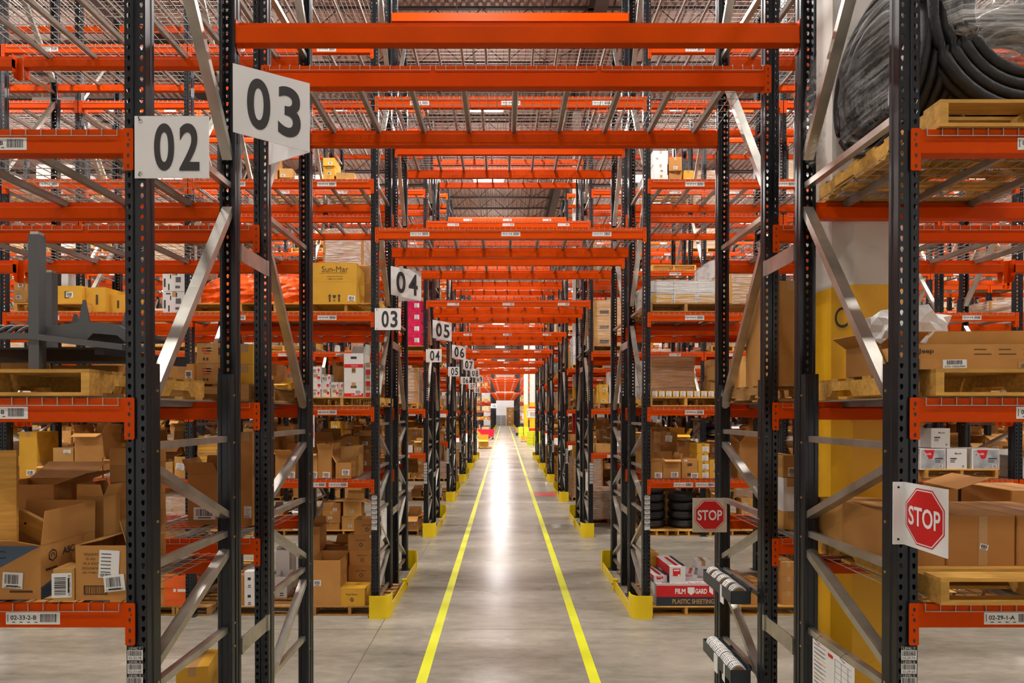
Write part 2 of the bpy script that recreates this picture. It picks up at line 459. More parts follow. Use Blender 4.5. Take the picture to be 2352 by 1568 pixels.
# ------------------------------------------------------------------ rack uprights
HOLE = [(0.0092, 0.004), (0.0066, 0.0122), (0, 0.0152), (-0.0066, 0.0122), (-0.0092, 0.004), (-0.0046, -0.0095), (0, -0.0132), (0.0046, -0.0095)]
def post_geo(mb, y, back, H=9.82, holes=True, mt=None):
    # outer face at y, the open side towards +y (back=1) or -y (back=-1)
    s = back; P = 0.0508; n = int(H/P)
    if holes:
        vs = []; fs = []
        for i in range(n):
            z = (i+0.5)*P
            for sx in (-1, 1):
                xa, xb = (-0.05, -0.013) if sx < 0 else (0.013, 0.05); xc = (xa+xb)/2
                o = len(vs); per = [(xb, z), (xb, z+P/2), (xc, z+P/2), (xa, z+P/2), (xa, z), (xa, z-P/2), (xc, z-P/2), (xb, z-P/2)]
                vs += [(a, y, b) for a, b in per] + [(xc+a, y, z+b) for a, b in HOLE] + [(xc+a, y+s*0.003, z+b) for a, b in HOLE]
                for k in range(8):
                    k2 = (k+1) % 8
                    fs += [(o+k, o+k2, o+8+k2, o+8+k), (o+8+k, o+8+k2, o+16+k2, o+16+k)]
        mb.add(vs, fs, 'post', mt)
        H = n*P
    else:
        mb.box(-0.05, -0.013, y, y+s*0.003, 0, H, 'post', mt); mb.box(0.013, 0.05, y, y+s*0.003, 0, H, 'post', mt)
    y1 = y+s*0.009
    mb.add([(-0.013,y,0),(-0.008,y1,0),(0.008,y1,0),(0.013,y,0),(-0.013,y,H),(-0.008,y1,H),(0.008,y1,H),(0.013,y,H)], [(0,1,5,4),(1,2,6,5),(2,3,7,6)], 'post', mt)
    for sx in (-1, 1):
        a, b = y, y+s*0.075
        pr = [(sx*0.05, a), (sx*0.05, a+s*0.028), (sx*0.045, a+s*0.034), (sx*0.045, a+s*0.050), (sx*0.05, a+s*0.056), (sx*0.05, b), (sx*0.036, b), (sx*0.036, b-s*0.003), (sx*0.047, b-s*0.003), (sx*0.047, a+s*0.057), (sx*0.042, a+s*0.052), (sx*0.042, a+s*0.032), (sx*0.047, a+s*0.027), (sx*0.047, a)]
        mb.prism(pr, 0, H, 'post', 'z', mt)
def stiff_geo(mb, y, s, H=3.04):
    # reinforcing channel bolted behind the post, face outwards into the frame
    pr = [(-0.046, y+s*0.076), (-0.046, y+s*0.125), (-0.040, y+s*0.131), (-0.022, y+s*0.131), (-0.016, y+s*0.123), (0.016, y+s*0.123), (0.022, y+s*0.131), (0.040, y+s*0.131), (0.046, y+s*0.125), (0.046, y+s*0.076)]
    mb.prism(pr, 0.0, H, 'post', 'z')
    for z in (0.7, 1.3, 1.45, 2.0, 2.25, 2.6, 2.9):
        for sx in (-1, 1): mb.box(sx*0.046-0.006, sx*0.046+0.006, y+s*0.095-0.006, y+s*0.095+0.006, z, z+0.012, 'brass')
HD = DEPTH/2
STR = [0.20, 0.81, 1.42, 2.03, 2.63, 4.25, 5.95, 7.65, 9.35]
def strut_geo(mb, z): # open channel
    y0, y1 = -HD+0.07, HD-0.07
    mb.box(-0.022, 0.022, y0, y1, z-0.019, z+0.019, 'zinc')
def diag_geo(mb, za, zb_):
    y0, y1 = -HD+0.06, HD-0.06
    w_, t_ = 0.032, 0.021
    d = Vector((0, y1-y0, zb_-za)).normalized(); nrm = Vector((0, -d.z, d.y))
    a, b = Vector((0, y0, za)), Vector((0, y1, zb_)); vs = []
    for p in (a, b):
        for sx, sn in ((-1, -1), (1, -1), (1, 1), (-1, 1)): vs.append(tuple(p + Vector((sx*w_, 0, 0)) + nrm*sn*t_))
    mb.add(vs, [(0,1,2,3), (7,6,5,4), (0,4,5,1), (1,5,6,2), (2,6,7,3), (3,7,4,0)], 'zinc')
DIAG = [(0.74, 0.27)[::-1], (0.74, 1.35)[::-1], (1.50, 1.94), (2.55, 2.12), (2.78, 4.10), (5.80, 4.42), (6.10, 7.50), (9.20, 7.82)]
def make_frame(parts, side_label=None):
    if parts:
        e = put('upright_frame', None)
        pm = MB(); post_geo(pm, -HD, 1); a = pm.build('post', e)
        pm = MB(); post_geo(pm, HD, -1); pm.build('post', e)
        for s in (-1, 1):
            sm = MB(); stiff_geo(sm, s*HD, -s); sm.build('stiffener', e)
            fm = MB(); fm.box(-0.09, 0.09, s*HD-s*0.045-0.075, s*HD-s*0.045+0.075, 0, 0.01, 'slate'); fm.build('foot_plate', e)
        for z in STR:
            sm = MB(); strut_geo(sm, z); sm.build('strut', e)
        for za, zb_ in DIAG:
            dm = MB(); diag_geo(dm, za, zb_); dm.build('diagonal_brace', e)
        return e
    f = MB(); post_geo(f, -HD, 1); post_geo(f, HD, -1); stiff_geo(f, -HD, 1); stiff_geo(f, HD, -1)
    for z in STR: strut_geo(f, z)
    for za, zb_ in DIAG: diag_geo(f, za, zb_)
    f.box(-0.09, 0.09, -HD-0.03, -HD+0.12, 0, 0.01, 'slate'); f.box(-0.09, 0.09, HD-0.12, HD+0.03, 0, 0.01, 'slate')
    return f.mesh('upright_frame')
frames = []
def bayname(i, side): return '%s bay %s of the tunnel' % (ORD[i], side)
for k in ROWS + FAR_ROWS:
    nb = NB.get(k, 2)
    for side, x0, sg in (('left', XL, -1), ('right', XR, 1)):
        for i in range(nb+1):
            X = x0 + sg*BAY*i
            for half, yy in (('front', rowy(k)), ('back', rowy(k)+DEPTH+FLUE)):
                frames.append(dict(a=area(X-0.05, X+0.05, yy, 0, 9.8), k=k, side=side, i=i, X=X, y=yy, half=half))
frames.sort(key=lambda d: -d['a'])
frames = [f for f in frames if f['a'] > 0][:298]
proto = make_frame(True); protome = make_frame(False); used = False
nrow = {k: ORD[j+1] for j, k in enumerate(ROWS + FAR_ROWS)}
INNER = {}
for f in frames:
    near = f['k'] <= 3
    if near:
        e = proto if not used else copy_tree(proto); used = True
    else:
        e = put('upright_frame', protome)
    e.location = (f['X'], f['y']+HD, 0)
    if f['half'] == 'back': e.rotation_euler = (0, 0, math.pi)
    pos = ('inner %s edge of tunnel' % f['side']) if f['i'] == 0 else ('%s out to the %s' % (ORD[f['i']], f['side']))
    tag(e, 'charcoal steel rack upright frame, %s, %s half, %s rack row' % (pos, f['half'], nrow[f['k']]), 'rack upright', 'charcoal rack upright frames')
    if f['i'] == 0: INNER[(f['k'], f['side'], f['half'])] = e

# spacers joining the back-to-back frames
sp = MB(); sp.box(-0.003, 0.003, 0, FLUE, -0.055, 0.055, 'zinc'); sp.box(-0.012, 0.012, -0.004, 0.03, -0.055, 0.055, 'zinc'); sp.box(-0.012, 0.012, FLUE-0.03, FLUE+0.004, -0.055, 0.055, 'zinc')
spm = sp.mesh('row_spacer')
for k in (1, 2, 3):
    for side, x0, sg in (('left', XL, -1), ('right', XR, 1)):
        for z, w_ in ((1.27, 'lower'), (3.84, 'middle'), (7.2, 'upper')):
            o = put('row_spacer', spm, loc=(x0 - sg*0.048, rowy(k)+DEPTH, z))
            tag(o, '%s galvanised spacer plate between back-to-back frames, %s of tunnel, %s rack row' % (w_, side, ORD[k]), 'spacer', 'row spacers')

# ------------------------------------------------------------------ beams and wire decks
def beam_geo(mb, L, H, mt=None):
    pr = [(0, 0), (0.028, 0), (0.028, -0.038), (0.064, -0.040), (0.066, -0.045), (0.066, -H+0.003), (0.063, -H), (0.003, -H), (0, -H+0.003)]
    mb.prism(pr[::-1], -L/2, L/2, 'orange', 'x', mt)
def conn_geo(mb, L, s, mt=None, detail=True):
    x0, x1 = s*L/2, s*(L/2+0.043)
    o = [(x0, 0.004), (s*(L/2+0.038), 0.004), (x1, -0.002), (x1, -0.192), (s*(L/2+0.038), -0.198), (x0, -0.198)]
    mb.prism(o, -0.005, -0.001, 'orange', 'y', mt)
    pr = [(-0.005, 0.004), (0.066, 0.004), (0.066, -0.13), (0.045, -0.19), (-0.005, -0.198)]
    mb.prism(pr, s*(L/2-0.004), s*L/2, 'orange', 'x', mt)
    if detail:
        for z in (-0.028, -0.078, -0.128, -0.178):
            xc = s*(L/2+0.019)
            mb.add([(xc+a*0.75, -0.0058, z+b*0.75) for a, b in HOLE], [tuple(range(8))], 'ink', mt)
        mb.add([(s*(L/2+0.026)+a*0.4, -0.0058, -0.052+b*0.4) for a, b in HOLE], [tuple(range(8))], 'ink', mt)
def loc_label(mb, txt, xc, seed, H, mt=None, full=True):
    zc = -0.5*H-0.012
    mb.box(xc-0.13, xc+0.13, -0.0015, -0.0002, zc-0.029, zc+0.029, 'paper', mt)
    if full:
        text(mb, txt, xc-0.045, zc+0.004, 0.125, 0.021, 'ink', -0.0022, mt, 0.02)
        mb.box(xc-0.122, xc-0.119, -0.0022, -0.002, zc-0.016, zc+0.02, 'ink', mt)
        for i in range(4): mb.rect(xc-0.10+i*0.036, xc-0.085+i*0.036, zc-0.020, zc-0.016, -0.0022, 'ink', mt)
        barcode(mb, xc+0.035, xc+0.118, zc-0.018, zc+0.022, -0.0022, mt, seed, 20)
    else:
        mb.rect(xc-0.10, xc+0.015, zc-0.005, zc+0.010, -0.003, 'grey', mt); mb.rect(xc+0.035, xc+0.115, zc-0.016, zc+0.018, -0.003, 'grey', mt)
DW = 1.165
def deck_geo(mb, nx=17, ny=10, mt=None, r=0.0026):
    x0, x1 = -DW/2, DW/2; zt = 0.006
    for i in range(nx):
        x = x0 + (x1-x0)*i/(nx-1)
        mb.tube([(x, -0.006, -0.036), (x, -0.006, zt-0.002), (x, 0.006, zt), (x, DEPTH-0.006, zt), (x, DEPTH+0.006, zt-0.002), (x, DEPTH+0.006, -0.036)], r, 'wire', 4, mt)
    for yy in [-0.008, DEPTH+0.008]: mb.tube([(x0, yy, -0.034), (x1, yy, -0.034)], r, 'wire', 4, mt)
    for j in range(ny):
        yy = 0.07 + (DEPTH-0.14)*j/(ny-1); mb.tube([(x0, yy, zt-0.004), (x1, yy, zt-0.004)], r, 'wire', 4, mt)
def chan_geo(mb, x, mt=None):
    a, b = 0.031, DEPTH-0.031
    pr = [(x-0.024, 0.0), (x-0.016, -0.034), (x+0.016, -0.034), (x+0.024, 0.0)]
    mb.prism(pr[::-1], a, b, 'channel', 'y', mt)
CHX = (-0.40, 0.0, 0.40)
LT, LS = 3.612, 2.44
beams = []; decks = []
for k in ROWS + FAR_ROWS:
    nb = NB.get(k, 1)
    for half, yy in (('front', rowy(k)), ('back', rowy(k)+DEPTH+FLUE)):
        for side, i in [('tunnel', 0)] + [('left', j) for j in range(nb)] + [('right', j) for j in range(nb)]:
            if side == 'tunnel': xc, L, H, lv, n = (XL+XR)/2, LT, 0.15, TLV, 3
            else:
                xc = (XL - BAY*(i+0.5)) if side == 'left' else (XR + BAY*(i+0.5)); L, H, lv, n = LS, 0.115, LV, 2
            for li, z in enumerate(lv):
                if k >= 15 and side == 'tunnel' and li == 2 and k % 2: continue
                for face, yf, rot in (('front', yy, 0.0), ('rear', yy+DEPTH, math.pi)):
                    beams.append(dict(a=area(xc-L/2, xc+L/2, yf, z-H, z), k=k, side=side, i=i, xc=xc, L=L, H=H, z=z, li=li, y=yf, rot=rot, half=half, face=face))
                for j in range(n):
                    xd = xc + (j-(n-1)/2)*(1.205 if n == 3 else 1.21)
                    decks.append(dict(a=area(xd-DW/2, xd+DW/2, yy+0.5, z-0.05, z+0.05)*(0.2+abs(z-CAMZ)), k=k, side=side, i=i, x=xd, y=yy, z=z, li=li, j=j, n=n, half=half))
beams = sorted([b for b in beams if b['a'] > 0], key=lambda d: -d['a'])
decks = sorted([b for b in decks if b['a'] > 0], key=lambda d: -d['a'])
def where(b):
    lev = ('%s level' % ORD[b['li']+1])
    if b['side'] == 'tunnel': return '%s over tunnel' % lev
    return '%s, %s bay %s' % (lev, ORD[b['i']+1], b['side'])
bm_cache = {}
def beam_mesh(L, H, kind):
    key = (L, kind)
    if key not in bm_cache:
        m_ = MB()
        if kind != 'conn': beam_geo(m_, L, H)
        if kind == 'full': conn_geo(m_, L, -1, detail=False); conn_geo(m_, L, 1, detail=False)
        bm_cache[key] = m_.mesh('rack_beam')
    return bm_cache[key]
cm_cache = {}
def conn_mesh(L, s):
    if (L, s) not in cm_cache:
        m_ = MB(); conn_geo(m_, L, s); cm_cache[(L, s)] = m_.mesh('connector')
    return cm_cache[(L, s)]
def label_specs(b):     # location labels on the aisle face of front beams
    if b['face'] != 'front' or b['half'] != 'front': return []
    if b['side'] == 'tunnel':
        return [] if b['k'] == 1 else [('%02d-31-%d-%s' % (b['k']+1, 7+b['li'], 'ABC'[j]), (j-1)*1.24) for j in range(3)]
    left = b['side'] == 'left'; bay = (33 + 2*b['i']) if left else (29 - 2*b['i'])
    s = 1 if left else -1; c = (BAY/2 - 0.65)*s     # position nearest the tunnel
    pre = '%02d-%d-' % (b['k']+1, bay)
    near, far = ('B', 'A') if left else ('A', 'B')
    if b['li'] == 0:
        return [(pre+'1-'+near, c-0.15), (pre+'2-'+near, c+0.15), (pre+'1-'+far, -c-0.15), (pre+'2-'+far, -c+0.15)]
    return [(pre+'%d-%s' % (b['li']+2, near), c), (pre+'%d-%s' % (b['li']+2, far), -c)]
rest = MB()
for n_, b in enumerate(beams):
    mt = T(b['xc'], b['y'], b['z'], rz=b['rot'])
    if n_ < 298:
        near = b['k'] <= 3
        o = put('rack_beam', beam_mesh(b['L'], b['H'], 'plain' if near else 'full'), loc=(b['xc'], b['y'], b['z']), rot=(0, 0, b['rot']))
        if near:
            for s in (-1, 1): put('connector', conn_mesh(b['L'], s), o)
        for tx, xo in label_specs(b):
            lb = MB(); loc_label(lb, tx, xo, hash(tx) % 97 if False else sum(map(ord, tx)), b['H'], full=b['k'] <= 3)
            lb.build('location_label', o)
        tag(o, 'orange rack beam, %s, %s rail, %s half, %s rack row' % (where(b), b['face'], b['half'], nrow[b['k']]), 'rack beam', 'orange rack beams')
    else:
        beam_geo(rest, b['L'], b['H'], mt)
        if b['a'] > 60:
            conn_geo(rest, b['L'], -1, mt, False); conn_geo(rest, b['L'], 1, mt, False)
        for tx, xo in label_specs(b):
            if b['a'] > 15: loc_label(rest, tx, xo, 1, b['H'], mt, full=False)
if rest.v:
    tag(rest.build('rack_beams'), 'distant orange rack beams of the farther bays and rows', 'rack beam', kind='stuff')
dm = MB(); deck_geo(dm); deck_me = dm.mesh('wire_deck')
ch_me = []
for x in CHX:
    c_ = MB(); chan_geo(c_, x); ch_me.append(c_.mesh('channel'))
dm = MB(); deck_geo(dm); [chan_geo(dm, x) for x in CHX]; deck_full = dm.mesh('wire_deck')
rest = MB()
ds = []; 
for n_, d in enumerate(decks):
    if n_ < 298:
        near = d['k'] <= 2
        o = put('wire_deck', deck_me if near else deck_full, loc=(d['x'], d['y'], d['z']))
        if near:
            for c_ in ch_me: put('channel', c_, o)
        pos = (('left', 'middle', 'right') if d['n'] == 3 else ('left', 'right'))[d['j']]
        tag(o, 'galvanised wire deck, %s panel, %s, %s half, %s rack row' % (pos, where(d), d['half'], nrow[d['k']]), 'wire deck', 'wire mesh decks on the beams')
    else:
        mt = T(d['x'], d['y'], d['z'])
        fine = d['a'] > 25
        deck_geo(rest, 17 if fine else 9, 10 if fine else 5, mt, 0.0026 if fine else 0.004)
        for x in CHX: chan_geo(rest, x, mt)
if rest.v:
    tag(rest.build('wire_decks'), 'distant wire mesh decks of the farther bays and rows', 'wire deck', kind='stuff')

# ------------------------------------------------------------------ yellow end guards
def make_guard():
    e = put('end_guard', None)                       # origin at the frame line, rack centre; tunnel side is +x
    L2 = (2*DEPTH+FLUE)/2
    def shield(s):
        m_ = MB(); pts = [(-0.06, -0.10)] + [(0.10+0.12*math.sin(R(q)), 0.02-0.12*math.cos(R(q))) for q in range(0, 91, 10)] + [(0.22, 0.12)]
        inner = [(-0.06, -0.092)] + [(0.10+0.112*math.sin(R(q)), 0.02-0.112*math.cos(R(q))) for q in range(0, 91, 10)] + [(0.212, 0.12)]
        o = pts + inner[::-1]
        if s > 0: o = [(a, -b) for a, b in o][::-1]
        m_.prism(o, 0.0, 0.315, 'yellow', 'z')
        return m_.build('corner_shield', e, (0, s*L2, 0))
    shield(-1); shield(1)
    for s in (-1, 1):
        m_ = MB(); m_.box(0.20, 0.21, min(s*(L2-0.10), s*0.03), max(s*(L2-0.10), s*0.03), 0.0, 0.15, 'yellow')
        m_.box(0.13, 0.20, min(s*(L2-0.10), s*0.03), max(s*(L2-0.10), s*0.03), 0.0, 0.012, 'yellow')
        m_.build('side_rail', e)
    m_ = MB(); m_.box(0.16, 0.235, -0.05, 0.05, 0.0, 0.17, 'yellow'); m_.box(0.236, 0.245, -0.012, 0.012, 0.08, 0.104, 'slate'); m_.build('joint_bracket', e)
    return e
g0 = make_guard(); used = False
for k in ROWS[1:] + FAR_ROWS:
    for side, x0 in (('left', XL), ('right', XR)):
        g = g0 if not used else copy_tree(g0); used = True
        g.location = (x0, rowy(k)+DEPTH+FLUE/2, 0)
        if side == 'right': g.rotation_euler = (0, 0, math.pi)
        tag(g, 'yellow steel end guard round the foot of the %s rack row, %s side of tunnel' % (nrow[k], side), 'rack guard', 'yellow rack end guards')

# ------------------------------------------------------------------ aisle signs
def number_sign(txt, w_, h_, parent=None):
    m_ = MB(); m_.box(-w_/2, w_/2, 0, 0.004, -h_/2, h_/2, 'white')
    o = m_.build('aisle_sign')
    t = MB(); text(t, txt[0], -w_*0.10, 0, w_*(0.10 if txt[0] == '1' else 0.27), h_*0.76, 'ink', -0.002, bold=0.022); text(t, txt[1], w_*0.24, 0, w_*0.27, h_*0.76, 'ink', -0.002, bold=0.022)
    t.build('number', o)
    g = MB()
    for sx, sz in ((-1, 1), (-1, -1)):
        g.lathe([(0.004, -0.004), (0.009, -0.004), (0.009, 0.001)], 'brass', 10, T(sx*w_*0.42, -0.001, sz*h_*0.42, rx=R(90)))
        g.tube([(sx*w_*0.42, -0.004, sz*h_*0.42), (sx*w_*0.42-0.004, -0.012, sz*h_*0.46), (sx*w_*0.42-0.005, 0.01, sz*h_*0.50+0.012)], 0.0022, 'ink', 5)
    g.build('grommet', o)
    return o
for k in ROWS + [15]:
    y = rowy(k); s = 0.355 if k < 8 else 0.7
    o = number_sign('%02d' % (k+1), s, s*0.835)
    o.location = (-1.768+s/2, y-0.012, 4.065 if k < 8 else 3.6)
    tag(o, 'white flat sign with black number %02d on left upright, front of %s rack row' % (k+1, nrow[k]), 'sign', 'aisle number signs')
    if k == 15: continue
    # folded sign on the second post
    a = Vector((-1.73, y+0.98, 0)); b = Vector((-1.285, y+1.12, 0)); c = Vector((-1.70, y+1.50, 0))
    m_ = MB()
    zz = [(5.02, 4.583), (4.965, 4.512), (5.03, 4.58)]
    m_.add([(a.x, a.y, zz[0][1]), (b.x, b.y, zz[1][1]), (b.x, b.y, zz[1][0]), (a.x, a.y, zz[0][0]),
            (a.x, a.y+0.004, zz[0][1]), (b.x, b.y+0.004, zz[1][1]), (b.x, b.y+0.004, zz[1][0]), (a.x, a.y+0.004, zz[0][0])],
           [(0,1,2,3), (7,6,5,4), (0,4,5,1), (3,2,6,7), (0,3,7,4)], 'white')
    m_.add([(b.x, b.y, zz[1][1]), (c.x, c.y, zz[2][1]), (c.x, c.y, zz[2][0]), (b.x, b.y, zz[1][0]),
            (b.x, b.y+0.004, zz[1][1]), (c.x, c.y+0.004, zz[2][1]), (c.x, c.y+0.004, zz[2][0]), (b.x, b.y+0.004, zz[1][0])],
           [(0,1,2,3), (7,6,5,4), (0,4,5,1), (3,2,6,7)], 'white')
    o = m_.build('aisle_sign')
    t = MB(); num = '%02d' % (k+2)
    d = (b-a); 
    for ch, u in ((num[0], 0.33), (num[1], 0.73)):
        vs, fs = text_geo(ch, 0.022)
        out = []
        for p, q in vs:
            uu = u + p*0.30; zc = (zz[0][0]+zz[0][1])/2*(1-uu) + (zz[1][0]+zz[1][1])/2*uu
            pt = a + d*uu; out.append((pt.x+0.001, pt.y-0.003, zc+q*0.325))
        t.add(out, fs, 'ink')
    t.build('number', o)
    tag(o, 'white folded sign with black number %s projecting from left upright, %s rack row' % (num, nrow[k]), 'sign', 'aisle number signs')

# stop signs
def stop_face(mb, s, mt, bg='white'):
    mb.box(-s/2, s/2, -0.001, 0.002, -s/2, s/2, bg, mt)
    def octo(r): return [(r*math.cos(R(22.5+45*i)), r*math.sin(R(22.5+45*i))) for i in range(8)]
    for r, key, y in ((s*0.475, 'red', -0.0018), (s*0.455, 'paper', -0.0024), (s*0.435, 'red', -0.003)):
        mb.add([(a, y, b) for a, b in octo(r)], [tuple(range(8))], key, mt)
    text(mb, 'STOP', 0, 0, s*0.72, s*0.30, 'paper', -0.0038, mt, 0.02)
o = put('stop_sign', None, loc=(1.94, rowy(1)-0.004, 0))
m_ = MB(); stop_face(m_, 0.30, T(-0.022, -0.15, 2.315, rz=R(-90))); m_.build('sign_panel', o)
m_ = MB(); m_.box(-0.075, -0.022, -0.004, 0, 2.165, 2.465, 'white')
for z in (2.19, 2.44): m_.lathe([(0, 0), (0.005, 0), (0.005, 0.003)], 'ink', 8, T(-0.05, -0.004, z, rx=R(90)))
m_.build('mounting_flange', o)
tag(o, 'white angled panel with red octagon reading STOP on nearest right upright', 'sign', 'stop signs')
o = put('stop_sign', None, loc=(1.792, rowy(1)+2*DEPTH+FLUE-0.165, 1.90))
m_ = MB(); stop_face(m_, 0.30, T(0, 0, 0), 'beige'); m_.build('sign_panel', o)
tag(o, 'beige square panel with red octagon reading STOP on fourth right post', 'sign', 'stop signs')
o = put('stop_sign', None, loc=(-1.797, rowy(1)+2*DEPTH+FLUE+0.13, 2.62))
m_ = MB(); stop_face(m_, 0.30, T(0, 0, 0, rz=R(90))); m_.build('sign_panel', o)
tag(o, 'white panel with red octagon seen edge-on behind left post below flat orange beam', 'sign', 'stop signs')

# stacks of level labels on the front posts
def level_strip(aisle, bay, suffix, arrow):
    m_ = MB(); z = 0.0
    for i, L in enumerate((7, 6, 5, 4, 3, 2, 1)):
        z1 = -i*0.0655
        m_.box(-0.037, 0.037, -0.0015, 0, z1-0.064, z1, 'paper')
        m_.rect(-0.037, 0.037, z1-0.016, z1, -0.0018, 'ink')
        text(m_, 'LEVEL %d' % L, 0, z1-0.008, 0.056, 0.010, 'paper', -0.0024)
        barcode(m_, -0.033, 0.033, z1-0.044, z1-0.019, -0.0022, None, L+aisle, 20)
        text(m_, '%02d-%d-%d%s' % (aisle, bay, L, suffix), 0, z1-0.054, 0.062, 0.012, 'ink', -0.0022)
    z1 = -7*0.0655
    m_.box(-0.037, 0.037, -0.0015, 0, z1-0.022, z1, 'paper')
    s = arrow
    m_.rect(-0.02, 0.02, z1-0.013, z1-0.009, -0.0024, 'ink'); m_.add([(s*0.028, -0.0024, z1-0.011), (s*0.014, -0.0024, z1-0.019), (s*0.014, -0.0024, z1-0.003)], [(0, 1, 2)], 'ink')
    return m_
for k in (1, 2, 3, 4, 5):
    for side, x0, bay, sf, ar, dx in (('left', XL, 33, 'B', -1, -0.008), ('right', XR, 29, 'A', 1, 0.008)):
        e = INNER.get((k, side, 'front'))
        if e: level_strip(k+1, bay, sf, ar).build('level_labels', e, (dx, -HD-0.001, 1.67))

# ------------------------------------------------------------------ goods: pallets, cartons, wrapped loads
RG = random.Random(11)
def flap_m(side, w_, d, h, ang):
    # hinge matrix for a lid flap; ang degrees from upright, outwards positive
    if side == 0: return T(0, -d/2, h, rz=0, rx=R(ang))
    if side == 1: return T(w_/2, 0, h, rz=R(90), rx=R(ang))
    if side == 2: return T(0, d/2, h, rz=R(180), rx=R(ang))
    return T(-w_/2, 0, h, rz=R(-90), rx=R(ang))
def carton_parts(r):
    w_, d, h, c = r['w'], r['d'], r['h'], r['c']; out = []
    b = MB(); t = 0.004
    if r['open']:
        b.box(-w_/2, w_/2, -d/2, d/2, 0, t, c)
        b.box(-w_/2, w_/2, -d/2, -d/2+t, t, h, c); b.box(-w_/2, w_/2, d/2-t, d/2, t, h, c)
        b.box(-w_/2, -w_/2+t, -d/2+t, d/2-t, t, h, c); b.box(w_/2-t, w_/2, -d/2+t, d/2-t, t, h, c)
    else:
        e = 0.006
        pts = [(-w_/2+e, -d/2), (w_/2-e, -d/2), (w_/2, -d/2+e), (w_/2, d/2-e), (w_/2-e, d/2), (-w_/2+e, d/2), (-w_/2, d/2-e), (-w_/2, -d/2+e)]
        b.prism(pts, 0, h, c, 'z')
    out.append(('body', b))
    if r['open']:
        fl = r.get('fl') or [100, 60, 30, 80]
        fk = r.get('fk', 0.5)
        for s in range(4):
            if fl[s] is None: continue
            ln = (w_ if s in (0, 2) else d); dp = min(w_, d)*fk
            f = MB(); q = 0.01
            f.prism([(-ln/2+0.002, 0), (ln/2-0.002, 0), (ln/2-q-0.004, dp), (-ln/2+q+0.004, dp)], -0.002, 0.002, c, 'y', flap_m(s, w_, d, h, fl[s]))
            out.append(('flap', f))
    elif r.get('tape', True):
        f = MB(); tw = 0.028
        f.box(-tw, tw, -d/2-0.0012, d/2+0.0012, h-0.001, h+0.0012, 'tape'); f.box(-tw, tw, -d/2-0.0012, -d/2, h-min(0.07, h*0.4), h, 'tape')
        out.append(('tape', f))
    for (sx, sz, sw, sh, kd, rot) in r.get('st', []):
        f = MB(); sticker(f, sw, sh, T(sx*w_/2, -d/2-0.0006, sz*h) @ Matrix.Rotation(R(rot), 4, 'Y'), int(abs(sx*50)+sz*70+w_*900), kd)
        out.append(('barcode_label' if kd == 'bar' else 'shipping_label', f))
    if r.get('pr'):
        f = MB(); r['pr'](f, w_, d, h); out.append(('print', f))
    return out
GOODS = []; PALLETS = []; LOADS = []
COLN = {'card0': 'brown', 'card1': 'mid-brown', 'card2': 'tan', 'card3': 'dark brown', 'cardgold': 'golden', 'whitebox': 'white', 'blue': 'blue', 'orange': 'orange'}
def carton(x, y, z, w_, d, h, c='card0', op=False, rz=0.0, st=None, pr=None, fl=None, fk=0.5, label=None, pos='', tape=True, force=False, name='cardboard_carton', group=None):
    # x is the centre, y the front face, z the underside
    GOODS.append(dict(x=x, y=y+d/2, z=z, w=w_, d=d, h=h, c=c, open=op, rz=rz, st=st or [], pr=pr, fl=fl, fk=fk, label=label, pos=pos, tape=tape, name=name,
                      a=area(x-w_/2, x+w_/2, y, z, z+h) + (1e6 if force or label else 0), group=group))
def cpx(x0, x1, y, z, h, d, *a, **k):       # carton between two columns of the photograph at a real distance y
    X0, X1 = (x0-1159)*y/F, (x1-1159)*y/F
    carton((X0+X1)/2, y, z, X1-X0, d, h, *a, **k)
PH = 0.128
def pallet_geo(key, w_=1.0, d=1.14, turn=False):
    top = MB(); n = 7
    for i in range(n):
        a = -d/2 + i*(d-0.09)/(n-1); top.box(-w_/2, w_/2, a, a+0.09+(0.03 if i in (0, n-1) else 0)*(1 if i == 0 else 0), PH-0.017, PH, key)
    strs = []
    for s in (-1, 0, 1):
        m_ = MB(); x = s*(w_/2-0.02)
        pr = [(-d/2, 0.017), (-d/2+0.17, 0.017), (-d/2+0.20, 0.055), (-d/2+0.40, 0.055), (-d/2+0.43, 0.017), (d/2-0.43, 0.017), (d/2-0.40, 0.055), (d/2-0.20, 0.055), (d/2-0.17, 0.017), (d/2, 0.017), (d/2, PH-0.017), (-d/2, PH-0.017)]
        m_.prism(pr[::-1], x-0.02, x+0.02, key, 'x'); strs.append(m_)
    bot = MB()
    for a in (-d/2, -0.3, 0.2, d/2-0.12): bot.box(-w_/2, w_/2, a, a+0.10, 0, 0.017, key)
    return top, strs, bot
PG = {}
for key in ('wood0', 'wood1'):
    top, strs, bot = pallet_geo(key)
    PG[key] = (top.mesh('wooden_pallet'), [s.mesh('stringer') for s in strs], bot.mesh('bottom_boards'), (top, strs, bot))
def pallet(x, y, z, key='wood0', turn=False, label=None, pos=''):
    # x centre, y front face
    d = 1.0 if turn else 1.14
    PALLETS.append(dict(x=x, y=y+d/2, z=z, key=key, rz=(math.pi/2 if turn else 0), label=label, pos=pos, a=area(x-0.5, x+0.5, y, z-0.1, z+0.2) + (1e6 if label else 0)))
def load(x, y, z, w_, d, h, c='card0', film='film', nx=2, nz=3, rz=0, label=None, pos='', lump=0.02, pr=None):
    LOADS.append(dict(x=x, y=y+d/2, z=z, w=w_, d=d, h=h, c=c, film=film, nx=nx, nz=nz, rz=rz, label=label, pos=pos, lump=lump, pr=pr, a=area(x-w_/2, x+w_/2, y, z, z+h) + (1e6 if label else 0)))
